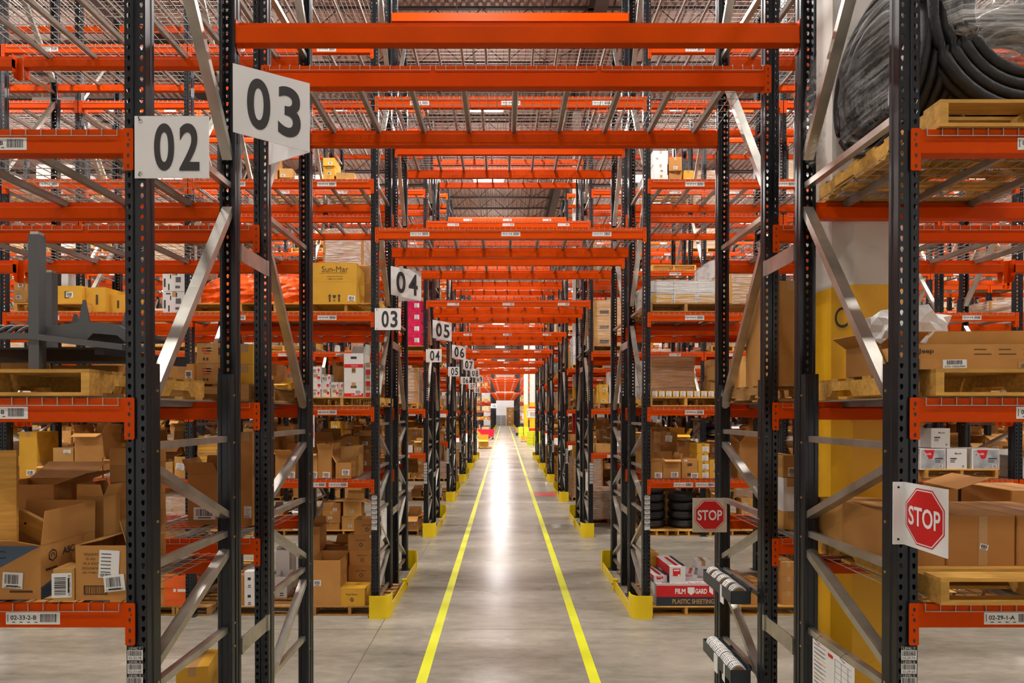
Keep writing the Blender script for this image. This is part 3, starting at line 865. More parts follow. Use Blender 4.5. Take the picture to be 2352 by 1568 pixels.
def load_parts(r):
    w_, d, h = r['w'], r['d'], r['h']; b = MB(); rg = random.Random(int(w_*1000+h*777))
    for i in range(r['nx']):
        for j in range(r['nz']):
            x0 = -w_/2 + w_*i/r['nx']; z0 = h*j/r['nz']; o = rg.uniform(-0.008, 0.008)
            b.box(x0+0.003, x0+w_/r['nx']-0.003, -d/2+0.01+o, d/2-0.01+o, z0+0.002, z0+h/r['nz']-0.002, r['c'])
    out = [('body', b)]
    if r['film']:
        f = MB(); vs = []; fs = []; n = 28; m = max(4, int(h/0.12)); rr = random.Random(int(h*999))
        for j in range(m+1):
            for i in range(n):
                q = 2*math.pi*i/n; cx, cy_ = math.cos(q), math.sin(q); s = 1/max(abs(cx), abs(cy_)); s = min(s, 1.36)
                L = r['lump']; k = 1.0 + rr.uniform(0, L)
                vs.append((cx*s*(w_/2+0.012)*k, cy_*s*(d/2+0.012)*k, -0.02 + (h+0.035)*j/m))
        for j in range(m):
            for i in range(n): fs.append((j*n+i, j*n+(i+1) % n, (j+1)*n+(i+1) % n, (j+1)*n+i))
        vs.append((0, 0, h+0.03)); fs += [(m*n+i, m*n+(i+1) % n, len(vs)-1) for i in range(n)]
        f.add(vs, fs, r['film']); out.append(('stretch_wrap', f))
    if r.get('pr'):
        f = MB(); r['pr'](f, w_, d, h); out.append(('print', f))
    return out

# generic stock for one bay level
def stock(k, half, side, i, li, rg):
    yy = rowy(k) + (0 if half == 'front' else DEPTH+FLUE)
    xc = (XL - BAY*(i+0.5)) if side == 'left' else (XR + BAY*(i+0.5))
    z = 0.0 if li < 0 else LV[li] + 0.010
    pos = '%s, %s %s bay, %s half, %s rack row' % (('floor level' if li < 0 else '%s shelf' % ORD[li+1]), ORD[i+1], side, half, nrow[k])
    cnt = [0]
    def nxt(): cnt[0] += 1; return '%s along, %s' % (ORD[min(cnt[0], 23)], pos)
    cols = ['card0', 'card0', 'card1', 'card2', 'card2', 'card3', 'cardgold', 'whitebox']
    def st(): return [(rg.uniform(-0.5, 0.5), rg.uniform(0.2, 0.45), 0.085, 0.06, 'bar', rg.uniform(-4, 4))] if rg.random() < 0.7 else []
    def runx(x0, x1, y, zb_, hmax, dmax, lay=2, popen=0.35):
        x = x0
        while x < x1 - 0.18:
            w_ = min(rg.uniform(0.22, 0.46), x1-x); d = rg.uniform(0.28, dmax); c = rg.choice(cols); zz = zb_; top = zb_+hmax
            for l_ in range(rg.choice([1, lay, lay+1])):
                h = rg.uniform(0.15, 0.34)
                if zz + h > top: break
                last = rg.random() < popen
                carton(x+w_/2, y+rg.uniform(0, 0.05), zz, w_*rg.uniform(0.9, 0.98), d, h, c, last, R(rg.uniform(-4, 4)), st(), fl=[rg.uniform(60, 150), rg.uniform(10, 120), rg.uniform(-5, 60), rg.uniform(10, 120)], pos=nxt())
                zz += h + 0.001
                if last: break
            x += w_ + rg.uniform(0.0, 0.05)
    if li < 0:
        for s in (-0.6, 0.6):
            q = rg.random()
            if q < 0.85:
                pallet(xc+s, yy+0.05, 0.0, rg.choice(['wood0', 'wood1']), pos=nxt())
                if q < 0.25: load(xc+s, yy+0.08, PH, 0.96, 0.95, rg.uniform(0.6, 1.2), rg.choice(cols[:5]), rg.choice(['film', 'film', None]), 2, 4, pos=nxt())
                elif q < 0.8: runx(xc+s-0.5, xc+s+0.5, yy+0.08, PH, 1.1, 0.5, 3)
    elif li == 0:
        if rg.random() < 0.93: runx(xc-1.18, xc+1.18, yy+0.05, z, 0.74, 0.55, 2, 0.5)
    elif li == 1:
        for s in (-0.6, 0.6):
            q = rg.random()
            if q < 0.9:
                pallet(xc+s, yy+0.03, z, rg.choice(['wood0', 'wood1']), pos=nxt())
                if q < 0.4: load(xc+s, yy+0.06, z+PH, 0.94, 0.95, rg.uniform(0.4, 0.9), rg.choice(cols), rg.choice(['film', None]), 2, 3, pos=nxt())
                else: runx(xc+s-0.48, xc+s+0.48, yy+0.06, z+PH, 0.9, 0.6, 2, 0.25)
    else:
        pr = {2: 0.62, 3: 0.30, 4: 0.22, 5: 0.10}[li] * (1.0 if k > 2 else 0.6)
        for s in (-0.6, 0.6):
            q = rg.random()
            if q < pr:
                pallet(xc+s, yy+0.03, z, 'wood0', pos=nxt())
                if q < pr*0.55: load(xc+s, yy+0.06, z+PH, 0.92, 0.92, rg.uniform(0.5, 1.1), rg.choice(cols), 'film', 2, 3, pos=nxt())
                elif q < pr*0.9: runx(xc+s-0.46, xc+s+0.46, yy+0.06, z+PH, 0.8, 0.6, 2, 0.1)
for k in ROWS + [15]:
    nb = NB.get(k, 1)
    for half in ('front', 'back'):
        for side in ('left', 'right'):
            for i in range(nb):
                if k == 1 and i == 0: continue
                for li in range(-1, 6):
                    if k == 2 and half == 'front' and i == 0: continue
                    if k == 1 and li < 0: continue
                    if k == 2 and half == 'back' and i == 0 and li < 0: continue
                    if k == 2 and half == 'front' and i == 1 and li in (0, 2): continue
                    if k == 2 and li >= 3: continue
                    if k == 3 and half == 'front' and i == 0 and li in (2,): continue
                    if k == 3 and half == 'front' and i == 0 and side == 'right' and li < 0: continue
                    if half == 'back' and li > 1 and k < 6 and (k*7+i*3+li) % 2: continue
                    stock(k, half, side, i, li, random.Random(k*1000+i*100+li*10+(5 if half == 'front' else 0)+(3 if side == 'left' else 0)))

# ------------------------------------------------------------------ the stock one can make out
Z1, Z2, Z3 = LV[0]+0.012, LV[1]+0.012, LV[2]+0.012
A1, B1, A2 = rowy(1), rowy(1)+DEPTH+FLUE, rowy(2)
def bars(*ls):      # simple printed lines: (text or None, cx, cz, w, h, key) in units of half width and height
    def f(mb, w_, d, h):
        for t, cx, cz, a, b, key in ls:
            y = -d/2-0.0012
            if t is None: mb.rect(cx*w_/2-a*w_/2, cx*w_/2+a*w_/2, (cz-b/2)*h, (cz+b/2)*h, y, key)
            else: text(mb, t, cx*w_/2, cz*h, a*w_, b*h, key, y, None, 0.015)
    return f
# --- nearest rack, left bay, first shelf
def asc_print(mb, w_, d, h):
    y = -d/2-0.001
    mb.add([(-w_/2, y, h*0.55), (-w_*0.05, y, h*0.55), (w_/2, y, h), (-w_/2, y, h)], [(0, 1, 2, 3)], 'blue')
    text(mb, 'ASC', -w_*0.12, h*0.83, w_*0.40, h*0.15, 'ink', y-0.001, None, 0.02)
    mb.rect(w_*0.12, w_*0.4, h*0.13, h*0.17, y-0.001, 'brownink')
    mt = T(w_/2+0.0012, 0, 0, rz=R(90))
    def logo(cx, cz, r):
        for a0 in (0, 120, 240):
            pts = [(cx+r*math.cos(R(a0+q)), cz+r*math.sin(R(a0+q))) for q in (30, 90, 150)]; pin = [(cx+r*0.72*math.cos(R(a0+q)), cz+r*0.72*math.sin(R(a0+q))) for q in (36, 90, 144)]
            mb.add([(a, 0, b) for a, b in pts + pin[::-1]], [(0, 1, 4, 5), (1, 2, 3, 4)], 'ink', mt)
        pts = [(cx+r*0.45*math.cos(R(q)), cz+r*0.45*math.sin(R(q))) for q in range(-30, 230, 60)]; pin = [(cx+r*0.25*math.cos(R(q)), cz+r*0.25*math.sin(R(q))) for q in range(-30, 230, 60)]
        n = len(pts); mb.add([(a, 0, b) for a, b in pts + pin], [(i, i+1, n+i+1, n+i) for i in range(n-1)], 'ink', mt)
    logo(-d*0.30, h*0.76, 0.032)
    text(mb, 'ASC', -d*0.02, h*0.78, 0.085, 0.035, 'ink', 0, mt, 0.02)
    mb.rect(-d*0.42, -d*0.22, h*0.50, h*0.54, 0, 'brownink', mt)
    mb.add([(-d/2, 0, 0), (-d*0.1, 0, 0), (d*0.35, 0, h*0.42), (d*0.35, 0, h*0.62), (-d/2, 0, h*0.22)][:5], [(0, 1, 2, 3, 4)], 'blue', mt)
    sticker(mb, 0.10, 0.16, T(-w_*0.37, y-0.002, h*0.30), 5, 'text')
    sticker(mb, 0.098, 0.078, T(w_*0.16, y-0.002, h*0.36, ry=R(3)), 9, 'bar')
    text(mb, 'ILPN 100161106', w_*0.16, h*0.235, 0.08, 0.010, 'ink', y-0.0045)
cpx(-95, 92, A1+0.03, Z1, 0.262, 0.40, 'card0', True, pr=asc_print, fl=[70, 4, 4, 20], fk=0.42, label='open brown carton with blue corners and a logo, far left of the nearest lower shelf')
def ilp(t, rot=0, sx=0.0, sz=0.4):
    def f(mb, w_, d, h):
        mt = T(sx, -d/2-0.001, sz*h, ry=R(rot))
        sticker(mb, 0.105, 0.082, mt, 7, 'bar'); text(mb, t, 0, -0.032, 0.085, 0.010, 'ink', -0.0028, mt)
    return f
def small_lp(mb, w_, d, h):
    mt = T(-0.005, -d/2-0.001, h*0.5, ry=R(-90)); sticker(mb, 0.118, 0.088, mt, 3, 'bar'); text(mb, 'ILPN 100071818', 0, -0.035, 0.10, 0.011, 'ink', -0.0028, mt)
cpx(116, 160, A1+0.0, Z1, 0.155, 0.14, 'card2', False, R(8), pr=small_lp, tape=False, label='small closed carton with large upright white label beside the blue-cornered open carton')
def bigl(mb, w_, d, h):
    y = -d/2-0.001
    for i, (t, ww) in enumerate((('TERSANDIPC', 0.07), ('PS 1025', 0.045), ('PS.X 0055', 0.07), ('DISSLRBOM', 0.085), ('SER TMMJELE', 0.08))): text(mb, t, -w_*0.20, h*(0.84-i*0.085), ww, 0.012, 'brownink', y)
    mb.box(-w_*0.34, w_*0.12, y-0.0005, y, h*0.10, h*0.27, 'brownink'); barcode(mb, -w_*0.30, w_*0.10, h*0.12, h*0.25, y-0.001, None, 4, 14, 'card1')
    sticker(mb, 0.098, 0.135, T(w_*0.16, y-0.001, h*0.66, ry=R(3)), 3, 'text')
    mt = T(w_*0.27, y-0.004, h*0.32, ry=R(-6)); sticker(mb, 0.10, 0.080, mt, 8, 'bar'); text(mb, 'ILPN 100080602', 0, -0.031, 0.084, 0.010, 'ink', -0.0028, mt)
cpx(172, 290, A1+0.02, Z1, 0.265, 0.30, 'card0', True, 0, pr=bigl, fl=[None, -20, 98, -78], fk=0.5, label='carton with two white labels, flaps up, against the nearest left upright')
cpx(-40, 118, 3.52, Z1, 0.50, 0.36, 'card1', True, R(2), pr=bars((None, 0.1, 0.68, 0.62, 0.10, 'brownink'), ('RELIANCE', 0.1, 0.68, 0.27, 0.07, 'card1'), (None, 0.1, 0.55, 0.5, 0.025, 'brownink'), (None, 0.1, 0.48, 0.55, 0.025, 'brownink')), fl=[None, 70, 60, 100], label='large brown carton with boxed printed name, behind the blue-cornered carton')
cpx(178, 245, 3.50, Z1, 0.44, 0.26, 'card0', True, R(-6), fl=[5, 20, -5, 10], fk=0.4, label='tall open carton with raised flaps standing between printed carton and flat stack')
for i in range(7):
    cpx(250, 308, 3.62, Z1+i*0.1005, 0.0995, 0.34, 'card1', False, R([0, 1, -1, 0, 1, 0, -1][i]), tape=False, label='flat brown carton, %s from the bottom of the neat stack behind the left upright' % ORD[i+1])
# plank and crate side
m_ = MB(); m_.box(-0.14, 0.0, 0, 0.022, 0, 0.72, 'wood0'); tag(m_.build('wooden_plank', loc=(-2.46, A1+0.14, Z1), rot=(0, 0, R(14))), 'upright pale wooden board standing at the left edge of the nearest shelf', 'plank')
m_ = MB(); m_.box(-0.40, 0.42, 0, 0.03, -0.05, 0.05, 'wood0'); m_.lathe([(0, 0), (0.007, 0)], 'brownink', 8, T(0.30, -0.001, 0, rx=R(90)))
tag(m_.build('wooden_plank', loc=(-2.76, A1+0.24, Z1+0.47), rot=(0, R(27), 0)), 'slanting pale plank leaning across the cartons at the left edge', 'plank')
# --- back half of nearest rack, left bay
cpx(428, 496, B1+0.50, Z1, 0.42, 0.36, 'card1', True, R(4), st=[(0.1, 0.22, 0.17, 0.10, 'bar', 0)], fl=[40, 15, 0, 25], label='open carton with wide white barcode label on the rear lower deck, seen through left frame')
cpx(500, 540, B1+0.52, Z1, 0.38, 0.30, 'card3', True, 0, fl=[None, 15, 0, 25], label='dark open carton behind the second left post on the rear lower deck')
cpx(548, 580, B1+0.45, Z1, 0.75, 0.30, 'card1', False, 0, st=[(0.3, 0.15, 0.06, 0.09, 'text', 0)], label='tall plain carton behind the third left post on the rear lower deck')
pallet(-2.44, B1+0.02, Z2, 'wood1', turn=True, label='weathered wooden pallet on rear second deck, seen through the left frame')
redp = bars((None, -0.25, 0.75, 0.35, 0.05, 'red'), (None, -0.25, 0.62, 0.35, 0.05, 'red'), (None, -0.25, 0.5, 0.25, 0.05, 'red'), (None, 0.62, 0.55, 0.015, 0.7, 'red'), (None, 0.75, 0.6, 0.13, 0.35, 'ink'), (None, -0.45, 0.22, 0.07, 0.14, 'brownink'), (None, -0.2, 0.22, 0.07, 0.14, 'brownink'))
for i in range(2): cpx(452, 514, B1+0.06, Z2+PH+i*0.152, 0.15, 0.36, 'card2', False, 0, pr=redp, label='tan carton with red printed lines, %s of two stacked behind the left frame' % ('lower', 'upper')[i])
cpx(388, 447, B1+0.25, Z2+PH, 0.165, 0.36, 'card2', False, 0, st=[(0.55, 0.5, 0.05, 0.06, 'bar', 0)], label='tan carton with round-logo label left of the red printed pair')
for i in range(2): cpx(536, 576, B1+0.12, Z2+PH+i*0.152, 0.15, 0.30, 'cardgold', False, R(6), label='golden carton, %s of two stacked behind the third left post' % ('lower', 'upper')[i])
for s in range(3): cpx(590+s*14, 604+s*14, B1+1.02, Z2+0.0, 0.10+0.03*s, 0.04, 'card2', tape=False, label='small carton, %s from the left, beside the white diagonal brace behind left frame' % ORD[s+1])
# --- nearest rack, left bay, second shelf: two pallets and a steel grapple
pallet(-2.49, A1-0.01, Z2, 'wood0', label='wooden pallet under the dark steel attachment on the nearest left second shelf')
def steel_part():
    e = put('steel_attachment', None, loc=(-2.55, A1+0.12, Z2+PH))
    Zb = 0
    for x, y in ((0.215, 0.0), (-0.33, 0.84)):
        m_ = MB(); m_.box(x-0.026, x+0.026, y-0.026, y+0.026, Zb, 0.675, 'grey')
        m_.box(x-0.02, x+0.02, y-0.02, y+0.02, 0.675, 0.69, 'zinc'); m_.build('upright_post', e)
    m_ = MB(); m_.box(-0.75, 0.20, -0.035, 0.0, 0.155, 0.185, 'grey'); m_.prism([(0.20, 0.155), (0.66, 0.10), (0.66, 0.13), (0.20, 0.185)], -0.035, 0.0, 'grey', 'y'); m_.build('front_rail', e)
    m_ = MB(); m_.box(-0.75, 0.55, 0.80, 0.84, 0.10, 0.14, 'dark'); m_.box(-0.75, -0.70, 0.0, 0.8, 0.12, 0.16, 'dark'); m_.box(0.50, 0.55, 0.0, 0.8, 0.08, 0.12, 'dark'); m_.box(-0.7, 0.5, 0.05, 0.78, 0.112, 0.122, 'dark'); m_.build('tray', e)
    for i in range(16):
        x = -0.72+i*0.052; m_ = MB()
        m_.tube([(x+0.05*math.sin(R(q*0.9)), 0.06+0.05-0.05*math.cos(R(q)), 0.185+0.052*math.sin(R(q))) for q in range(0, 181, 20)], 0.009, 'grey', 6); m_.build('hoop', e)
    for x, y, h in ((-0.28, 0.10, 0.12), (-0.05, 0.30, 0.17), (0.10, 0.16, 0.12), (0.33, 0.10, 0.10), (0.43, 0.02, 0.16), (0.57, 0.14, 0.12), (-0.45, 0.3, 0.14)):
        m_ = MB(); m_.add([(x-0.035, y, 0.20), (x+0.035, y, 0.20), (x+0.03, y+0.03, 0.20), (x-0.03, y+0.03, 0.20), (x-0.008, y+0.01, 0.20+h), (x+0.008, y+0.01, 0.20+h)], [(0, 1, 5, 4), (1, 2, 5), (2, 3, 4, 5), (3, 0, 4), (3, 2, 1, 0)], 'grey'); m_.build('tooth', e)
    m_ = MB(); m_.prism([(0.22, 0.16), (0.42, 0.13), (0.48, 0.19), (0.60, 0.18), (0.67, 0.12), (0.70, 0.12), (0.66, 0.20), (0.60, 0.235), (0.44, 0.25), (0.22, 0.22)], 0.02, 0.05, 'grey', 'y'); m_.box(0.22, 0.66, 0.05, 0.5, 0.19, 0.21, 'grey'); m_.build('side_plate', e)
    m_ = MB(); m_.box(-0.05, 0.05, 0, 0.002, -0.075, 0.06, 'card3')
    for i, (a, b) in enumerate(((0.0, 0.03), (0.0, 0.03), (0.0, 0.02))): m_.rect(-0.035, 0.035-b, 0.03-i*0.012, 0.033-i*0.012, -0.001, 'paper')
    m_.rect(-0.03, 0.03, -0.055, -0.03, -0.001, 'ink')
    m_.build('cardboard_tag', e, (-0.05, -0.045, 0.14), (0, R(42), 0))
    tag(e, 'dark grey steel frame with ribs and pointed teeth on the nearest left pallet', 'machine attachment')
steel_part()
cpx(0, 104, A1+0.88, Z2+PH, 0.10, 0.12, 'card2', label='low tan carton behind the steel frame, left side', tape=False)
cpx(120, 270, A1+0.90, Z2+PH, 0.085, 0.12, 'card0', label='low brown carton behind the steel frame, right side', tape=False)

# --- second rack row, left, seen under and over the near decks
# shelf one, outer bay
for x0, x1, h, c, op, st, lb in ((43, 84, 0.64, 'cardgold', False, [(0.3, 0.12, 0.11, 0.08, 'bar', 0)], 'tall golden carton with barcode label at the left, second rack row lower shelf'),
                             (86, 117, 0.17, 'card2', True, [(0.2, 0.3, 0.11, 0.08, 'bar', 0)], 'small open carton between the two tall cartons, second rack row left'),
                             (121, 168, 0.42, 'card2', False, [(0.3, 0.17, 0.10, 0.08, 'bar', 6), (0.4, 0.88, 0.10, 0.05, 'text', 0)], 'medium closed tan carton with two labels, second rack row left'),
                             (171, 234, 0.62, 'card0', True, [(0.5, 0.12, 0.11, 0.08, 'bar', 0)], 'tall open carton with bright front flap, second rack row left'),
                             (237, 256, 0.26, 'card1', True, [(0, 0.3, 0.09, 0.08, 'bar', 0)], 'small open carton right of the bright-flapped tall carton')):
    cpx(x0, x1, A2+0.05, Z1, h, 0.42, c, op, 0, st, fl=[112, 20, 10, 15], fk=0.32, label=lb)
for i in range(11):
    cpx(453, 497, A2+0.04, Z1+i*0.044, 0.042, 0.40, ['cardgold', 'card0', 'card2'][i % 3], False, R((i*37) % 7-3), tape=False, label='flat folded carton, %s from the bottom of the flat stack seen past second left post' % ORD[i+1])
cpx(453, 500, A2+0.10, Z1+0.49, 0.09, 0.40, 'cardgold', False, R(4), [(0.0, 0.5, 0.11, 0.07, 'bar', 8)], label='golden carton with white label topping the stack of flat cartons')
cpx(378, 396, A2+0.05, Z1, 0.22, 0.30, 'card2', False, 0, label='small tan carton behind the nearest left frame, second rack row')
cpx(398, 434, A2+0.05, Z1, 0.30, 0.42, 'card2', True, R(5), [(-0.3, 0.55, 0.11, 0.09, 'text', 8)], fl=[None, 60, 98, -70], label='tan carton with a folded paper on its front, second rack row left')
cpx(600, 625, A2+0.15, Z1, 0.50, 0.40, 'card1', True, 0, fl=[90, 30, 0, 30], label='open carton in the middle of the second rack row, left first shelf')
cpx(632, 676, A2+0.04, Z1, 0.33, 0.42, 'card0', True, 0, [(0.7, 0.15, 0.09, 0.09, 'bar', 0)], fl=[60, 80, 0, 60], label='open brown carton left of the fourth left post, second rack row first shelf')
cpx(713, 729, A2+0.06, Z1, 0.34, 0.35, 'card0', True, 0, [(0, 0.14, 0.09, 0.09, 'bar', 5)], fl=[120, 40, 0, 60], label='narrow open carton just right of the fourth left post')
cpx(731, 763, A2+0.05, Z1, 0.40, 0.35, 'card0', True, R(-3), [(0.25, 0.12, 0.10, 0.08, 'bar', 3)], fl=[25, 10, 5, 12], fk=0.42, label='tall carton with all flaps upright, second rack row left first shelf')
cpx(768, 803, A2+0.03, Z1, 0.22, 0.40, 'card0', True, R(5), [(0.3, 0.38, 0.10, 0.08, 'bar', 3)], fl=[None, 35, 60, 30], label='low open brown carton in front of the taller tan one')
cpx(778, 822, A2+0.42, Z1, 0.42, 0.42, 'card2', False, R(5), label='tan carton behind the low open one on second rack row first shelf')
cpx(716, 768, A2+0.58, Z1, 0.50, 0.40, 'card3', True, 0, fl=[40, 60, 0, 40], label='dark open carton behind the flaps-up carton, second rack row left')
cpx(640, 676, A2+0.55, Z1+0.0, 0.62, 0.4, 'card2', True, 0, fl=[40, 60, 0, 40], label='tall tan open carton behind, left of the fourth left post')
# shelf two
pallet((784-1159)*A2/F, A2+0.02, Z2, 'wood0', label='pale wooden pallet under the white and red cartons, second rack row left')
pallet((636-1159)*A2/F-0.4, A2+0.02, Z2, 'wood1', label='brown wooden pallet next to the white carton pallet, second rack row left')
wr = bars((None, 0, 0.14, 0.98, 0.24, 'red'), ('MEASURE & MIX', 0.1, 0.14, 0.34, 0.10, 'paper'), (None, 0, 0.70, 0.30, 0.16, 'ink'))
wp = bars((None, 0.0, 0.84, 0.16, 0.25, 'tape'))
for i in range(3):
    cpx(791, 836, A2+0.08, Z2+PH+i*0.201, 0.20, 0.36, 'whitebox', i == 2, R(-2), [(0.45, 0.33, 0.09, 0.07, 'bar', 0)] if i == 0 else None, wr if i != 1 else wp, fl=[None, 12, 10, 100], label='large white carton with red band, %s of the three stacked by left tunnel upright' % ('bottom', 'middle', 'top')[i])
    cpx(838, 853, A2+0.12, Z2+PH+i*0.16, 0.155, 0.3, 'whitebox', False, 0, pr=bars((None, 0, 0.2, 0.7, 0.4, 'red')), label='narrow white carton with red panel, %s of the pile by left tunnel upright' % ('bottom', 'middle', 'top')[i])
ws = bars((None, 0.65, 0.55, 0.3, 0.35, 'red'), (None, 0.65, 0.25, 0.2, 0.06, 'red'))
for j, (a, b, n_) in enumerate(((714, 736, 4), (738, 757, 3), (759, 776, 2), (777, 789, 2))):
    for i in range(n_ if j else 4):
        cpx(a, b, A2+0.07+0.03*j, Z2+PH+i*0.105, 0.104, 0.26, 'whitebox', False, R((i*5+j*3) % 7-3), [(-0.2, 0.45, 0.09, 0.06, 'bar', 0)] if (i+j) % 3 == 0 else None, ws, tape=(i % 2 == 0),
            label='small white and red carton, %s column from the left, %s from the bottom' % (ORD[j+1], ORD[i+1]))
cpx(764, 792, A2+0.55, Z2+PH, 0.46, 0.30, 'card1', True, 0, fl=[None, 20, 0, 20], label='brown carton with tall back flap behind the white cartons')
cpx(626, 668, A2+0.06, Z2+PH, 0.18, 0.40, 'cardgold', True, R(-6), fl=[100, 60, 20, 60], label='low golden open carton between third and fourth left posts')
cpx(596, 622, A2+0.06, Z2+PH, 0.30, 0.40, 'card1', False, 0, label='brown carton beside the low golden one, second rack row')
load((660-1159)*A2/F, A2+0.5, Z2+PH, 0.34, 0.4, 0.36, 'card3', 'filmthin', 1, 2, label='dark wrapped block behind the low golden carton')
# shelf three
pallet((784-1159)*A2/F+0.05, A2+0.05, Z3, 'wood0', label='yellowish pallet under the large golden carton with arrows')
def sun(mb, w_, d, h):
    y = -d/2-0.0012
    text(mb, 'Sun-Mar', 0.02*w_, h*0.85, w_*0.60, h*0.135, 'brownink', y, None, 0.0)
    mb.rect(-w_*0.28, w_*0.30, h*0.762, h*0.768, y, 'brownink'); mb.rect(-w_*0.34, w_*0.30, h*0.742, h*0.746, y, 'brownink')
    text(mb, 'www.sun-mar.com', 0.01, h*0.67, w_*0.36, h*0.025, 'brownink', y); text(mb, '1-888-341-0782', 0.01, h*0.61, w_*0.36, h*0.035, 'brownink', y)
    mb.rect(-w_/2, w_/2, h*0.545, h*0.548, y, 'card1')
    for cx in (-0.10, 0.11):
        x = cx*w_; mb.rect(x-0.012, x+0.012, h*0.06, h*0.19, y, 'brownink'); mb.add([(x-0.026, y, h*0.19), (x+0.026, y, h*0.19), (x, y, h*0.25)], [(0, 1, 2)], 'brownink')
    mb.add([(-0.024, y, h*0.22), (0.028, y, h*0.22), (0.018, y, h*0.15), (-0.014, y, h*0.15)], [(3, 2, 1, 0)], 'brownink'); mb.rect(-0.001, 0.005, h*0.09, h*0.15, y, 'brownink'); mb.rect(-0.018, 0.022, h*0.08, h*0.092, y, 'brownink')
cpx(717, 819, A2+0.03, Z3+PH-0.02, 0.565, 0.50, 'cardgold', False, 0, [(0.78, 0.14, 0.10, 0.075, 'bar', 4)], sun, tape=False, label='large golden carton printed with arrows and glass symbol on the left third shelf')
cpx(766, 856, A2+0.58, Z3+PH-0.02, 0.62, 0.42, 'card0', True, 0, fl=[None, 10, -4, 20], fk=0.3, label='large open brown carton standing behind the big golden carton')
for i, (a, b) in enumerate(((470, 566), (582, 676))):
    X = (a+b)/2; pallet((X-1159)*A2/F, A2+0.05, Z3, 'wood0', label='pallet under the %s heap of orange film' % ('left', 'right')[i])
    r_ = dict(x=(X-1159)*A2/F, y=A2+0.55, z=Z3+PH)
    m_ = MB(); vs = []; fs = []; n, mm = 30, 12; rg = random.Random(5+i)
    for j in range(mm+1):
        for q in range(n):
            t_ = j/mm; a_ = 2*math.pi*q/n; k_ = (1-t_**3*0.72)*(1+rg.uniform(-0.05, 0.05)) if j < mm else 0.02
            sq = min(1.25, 1/max(abs(math.cos(a_)), abs(math.sin(a_))))
            vs.append((math.cos(a_)*sq*0.46*k_, math.sin(a_)*sq*0.44*k_, t_*0.50*(1+0.05*math.sin(3*a_+i))))
    for j in range(mm):
        for q in range(n): fs.append((j*n+q, j*n+(q+1) % n, (j+1)*n+(q+1) % n, (j+1)*n+q))
    m_.add(vs, fs, 'orangefilm'); tag(m_.build('film_bundle', loc=(r_['x'], r_['y'], r_['z'])), 'bright orange plastic film bundle, %s one, on the second rack row third shelf' % ('left', 'right')[i], 'film bundle')
wt = bars((None, -0.5, 0.9, 0.2, 0.06, 'ink'), (None, 0.35, 0.55, 0.22, 0.25, 'grey'), (None, -0.3, 0.7, 0.05, 0.2, 'ink'), (None, 0.2, 0.85, 0.05, 0.2, 'ink'), (None, -0.45, 0.2, 0.06, 0.3, 'ink'), (None, 0.3, 0.2, 0.2, 0.12, 'grey'), (None, -0.8, 0.4, 0.08, 0.4, 'slate'))
for i in range(2): cpx(374, 428, A2+0.08, Z3+i*0.295, 0.29, 0.5, 'whitebox', False, 0, None, wt, label='white printed appliance carton, %s one, under film behind the nearest left frame' % ('lower', 'upper')[i])
pallet((112-1159)*A2/F, A2+0.04, Z3, 'wood0', label='yellowish pallet beneath long golden cartons, second rack row upper left')
gl = bars((None, 0.2, 0.5, 0.12, 0.4, 'brownink'))
cpx(104, 192, A2+0.10, Z3+PH, 0.245, 0.45, 'cardgold', False, R(-3), [(0.35, 0.5, 0.10, 0.075, 'bar', 5)], gl, tape=False, label='long golden carton with white label on a pallet, second rack row upper left')
cpx(199, 248, A2+0.14, Z3+0.02, 0.34, 0.5, 'cardgold', False, R(-6), None, gl, tape=False, label='golden carton right of the long labelled one, second rack row upper left')
cpx(251, 294, A2+0.20, Z3+0.0, 0.27, 0.5, 'cardgold', False, R(-6), None, gl, tape=False, label='lower golden carton, rightmost of the upper left row')
# floor
pallet((773-1159)*A2/F+0.16, A2+0.05, 0, 'wood1', label='floor pallet under the big open carton at left, second rack row')
pallet((590-1159)*A2/F, A2+0.05, 0, 'wood1', label='floor pallet under the white bottle cartons, second rack row left')
cpx(708, 781, A2+0.07, PH, 0.63, 0.62, 'card0', True, 0, [(-0.45, 0.5, 0.10, 0.08, 'bar', 0)], fl=[None, 5, None, None], fk=0.02, label='big open brown carton on the floor pallet left of the tunnel')
def boom(mb, w_, d, h):
    y = -d/2-0.0012; text(mb, 'Sonic', -w_*0.10, h*0.66, w_*0.17, h*0.11, 'ink', y, None, 0.01); text(mb, 'Boom', w_*0.13, h*0.66, w_*0.18, h*0.10, 'ink', y, None, 0.01); mb.rect(-w_*0.005, w_*0.005, h*0.6, h*0.72, y, 'ink')
    cx = 0.01; a = 0.032
    mb.add([(cx-a, y, h*0.36), (cx+a, y, h*0.36), (cx, y, h*0.36+a)], [(0, 1, 2)], 'ink'); mb.add([(cx-a, y, h*0.34), (cx, y, h*0.34-a), (cx+a, y, h*0.34)], [(0, 1, 2)], 'ink')
    mb.add([(cx-a*0.55, y-0.001, h*0.365), (cx+a*0.55, y-0.001, h*0.365), (cx, y-0.001, h*0.36+a*0.62)], [(0, 1, 2)], 'card1'); mb.add([(cx-a*0.55, y-0.001, h*0.335), (cx, y-0.001, h*0.34-a*0.62), (cx+a*0.55, y-0.001, h*0.335)], [(0, 1, 2)], 'card1')
cpx(775, 839, A2+0.07, PH, 0.245, 0.32, 'cardgold', False, R(-2), None, boom, tape=False, label='golden carton with diamond print, front one on the floor pallet by left tunnel guard')
cpx(799, 856, A2+0.44, PH, 0.25, 0.32, 'card1', False, 0, None, boom, tape=False, label='brown carton with diamond print, bottom of the stack on the floor pallet')
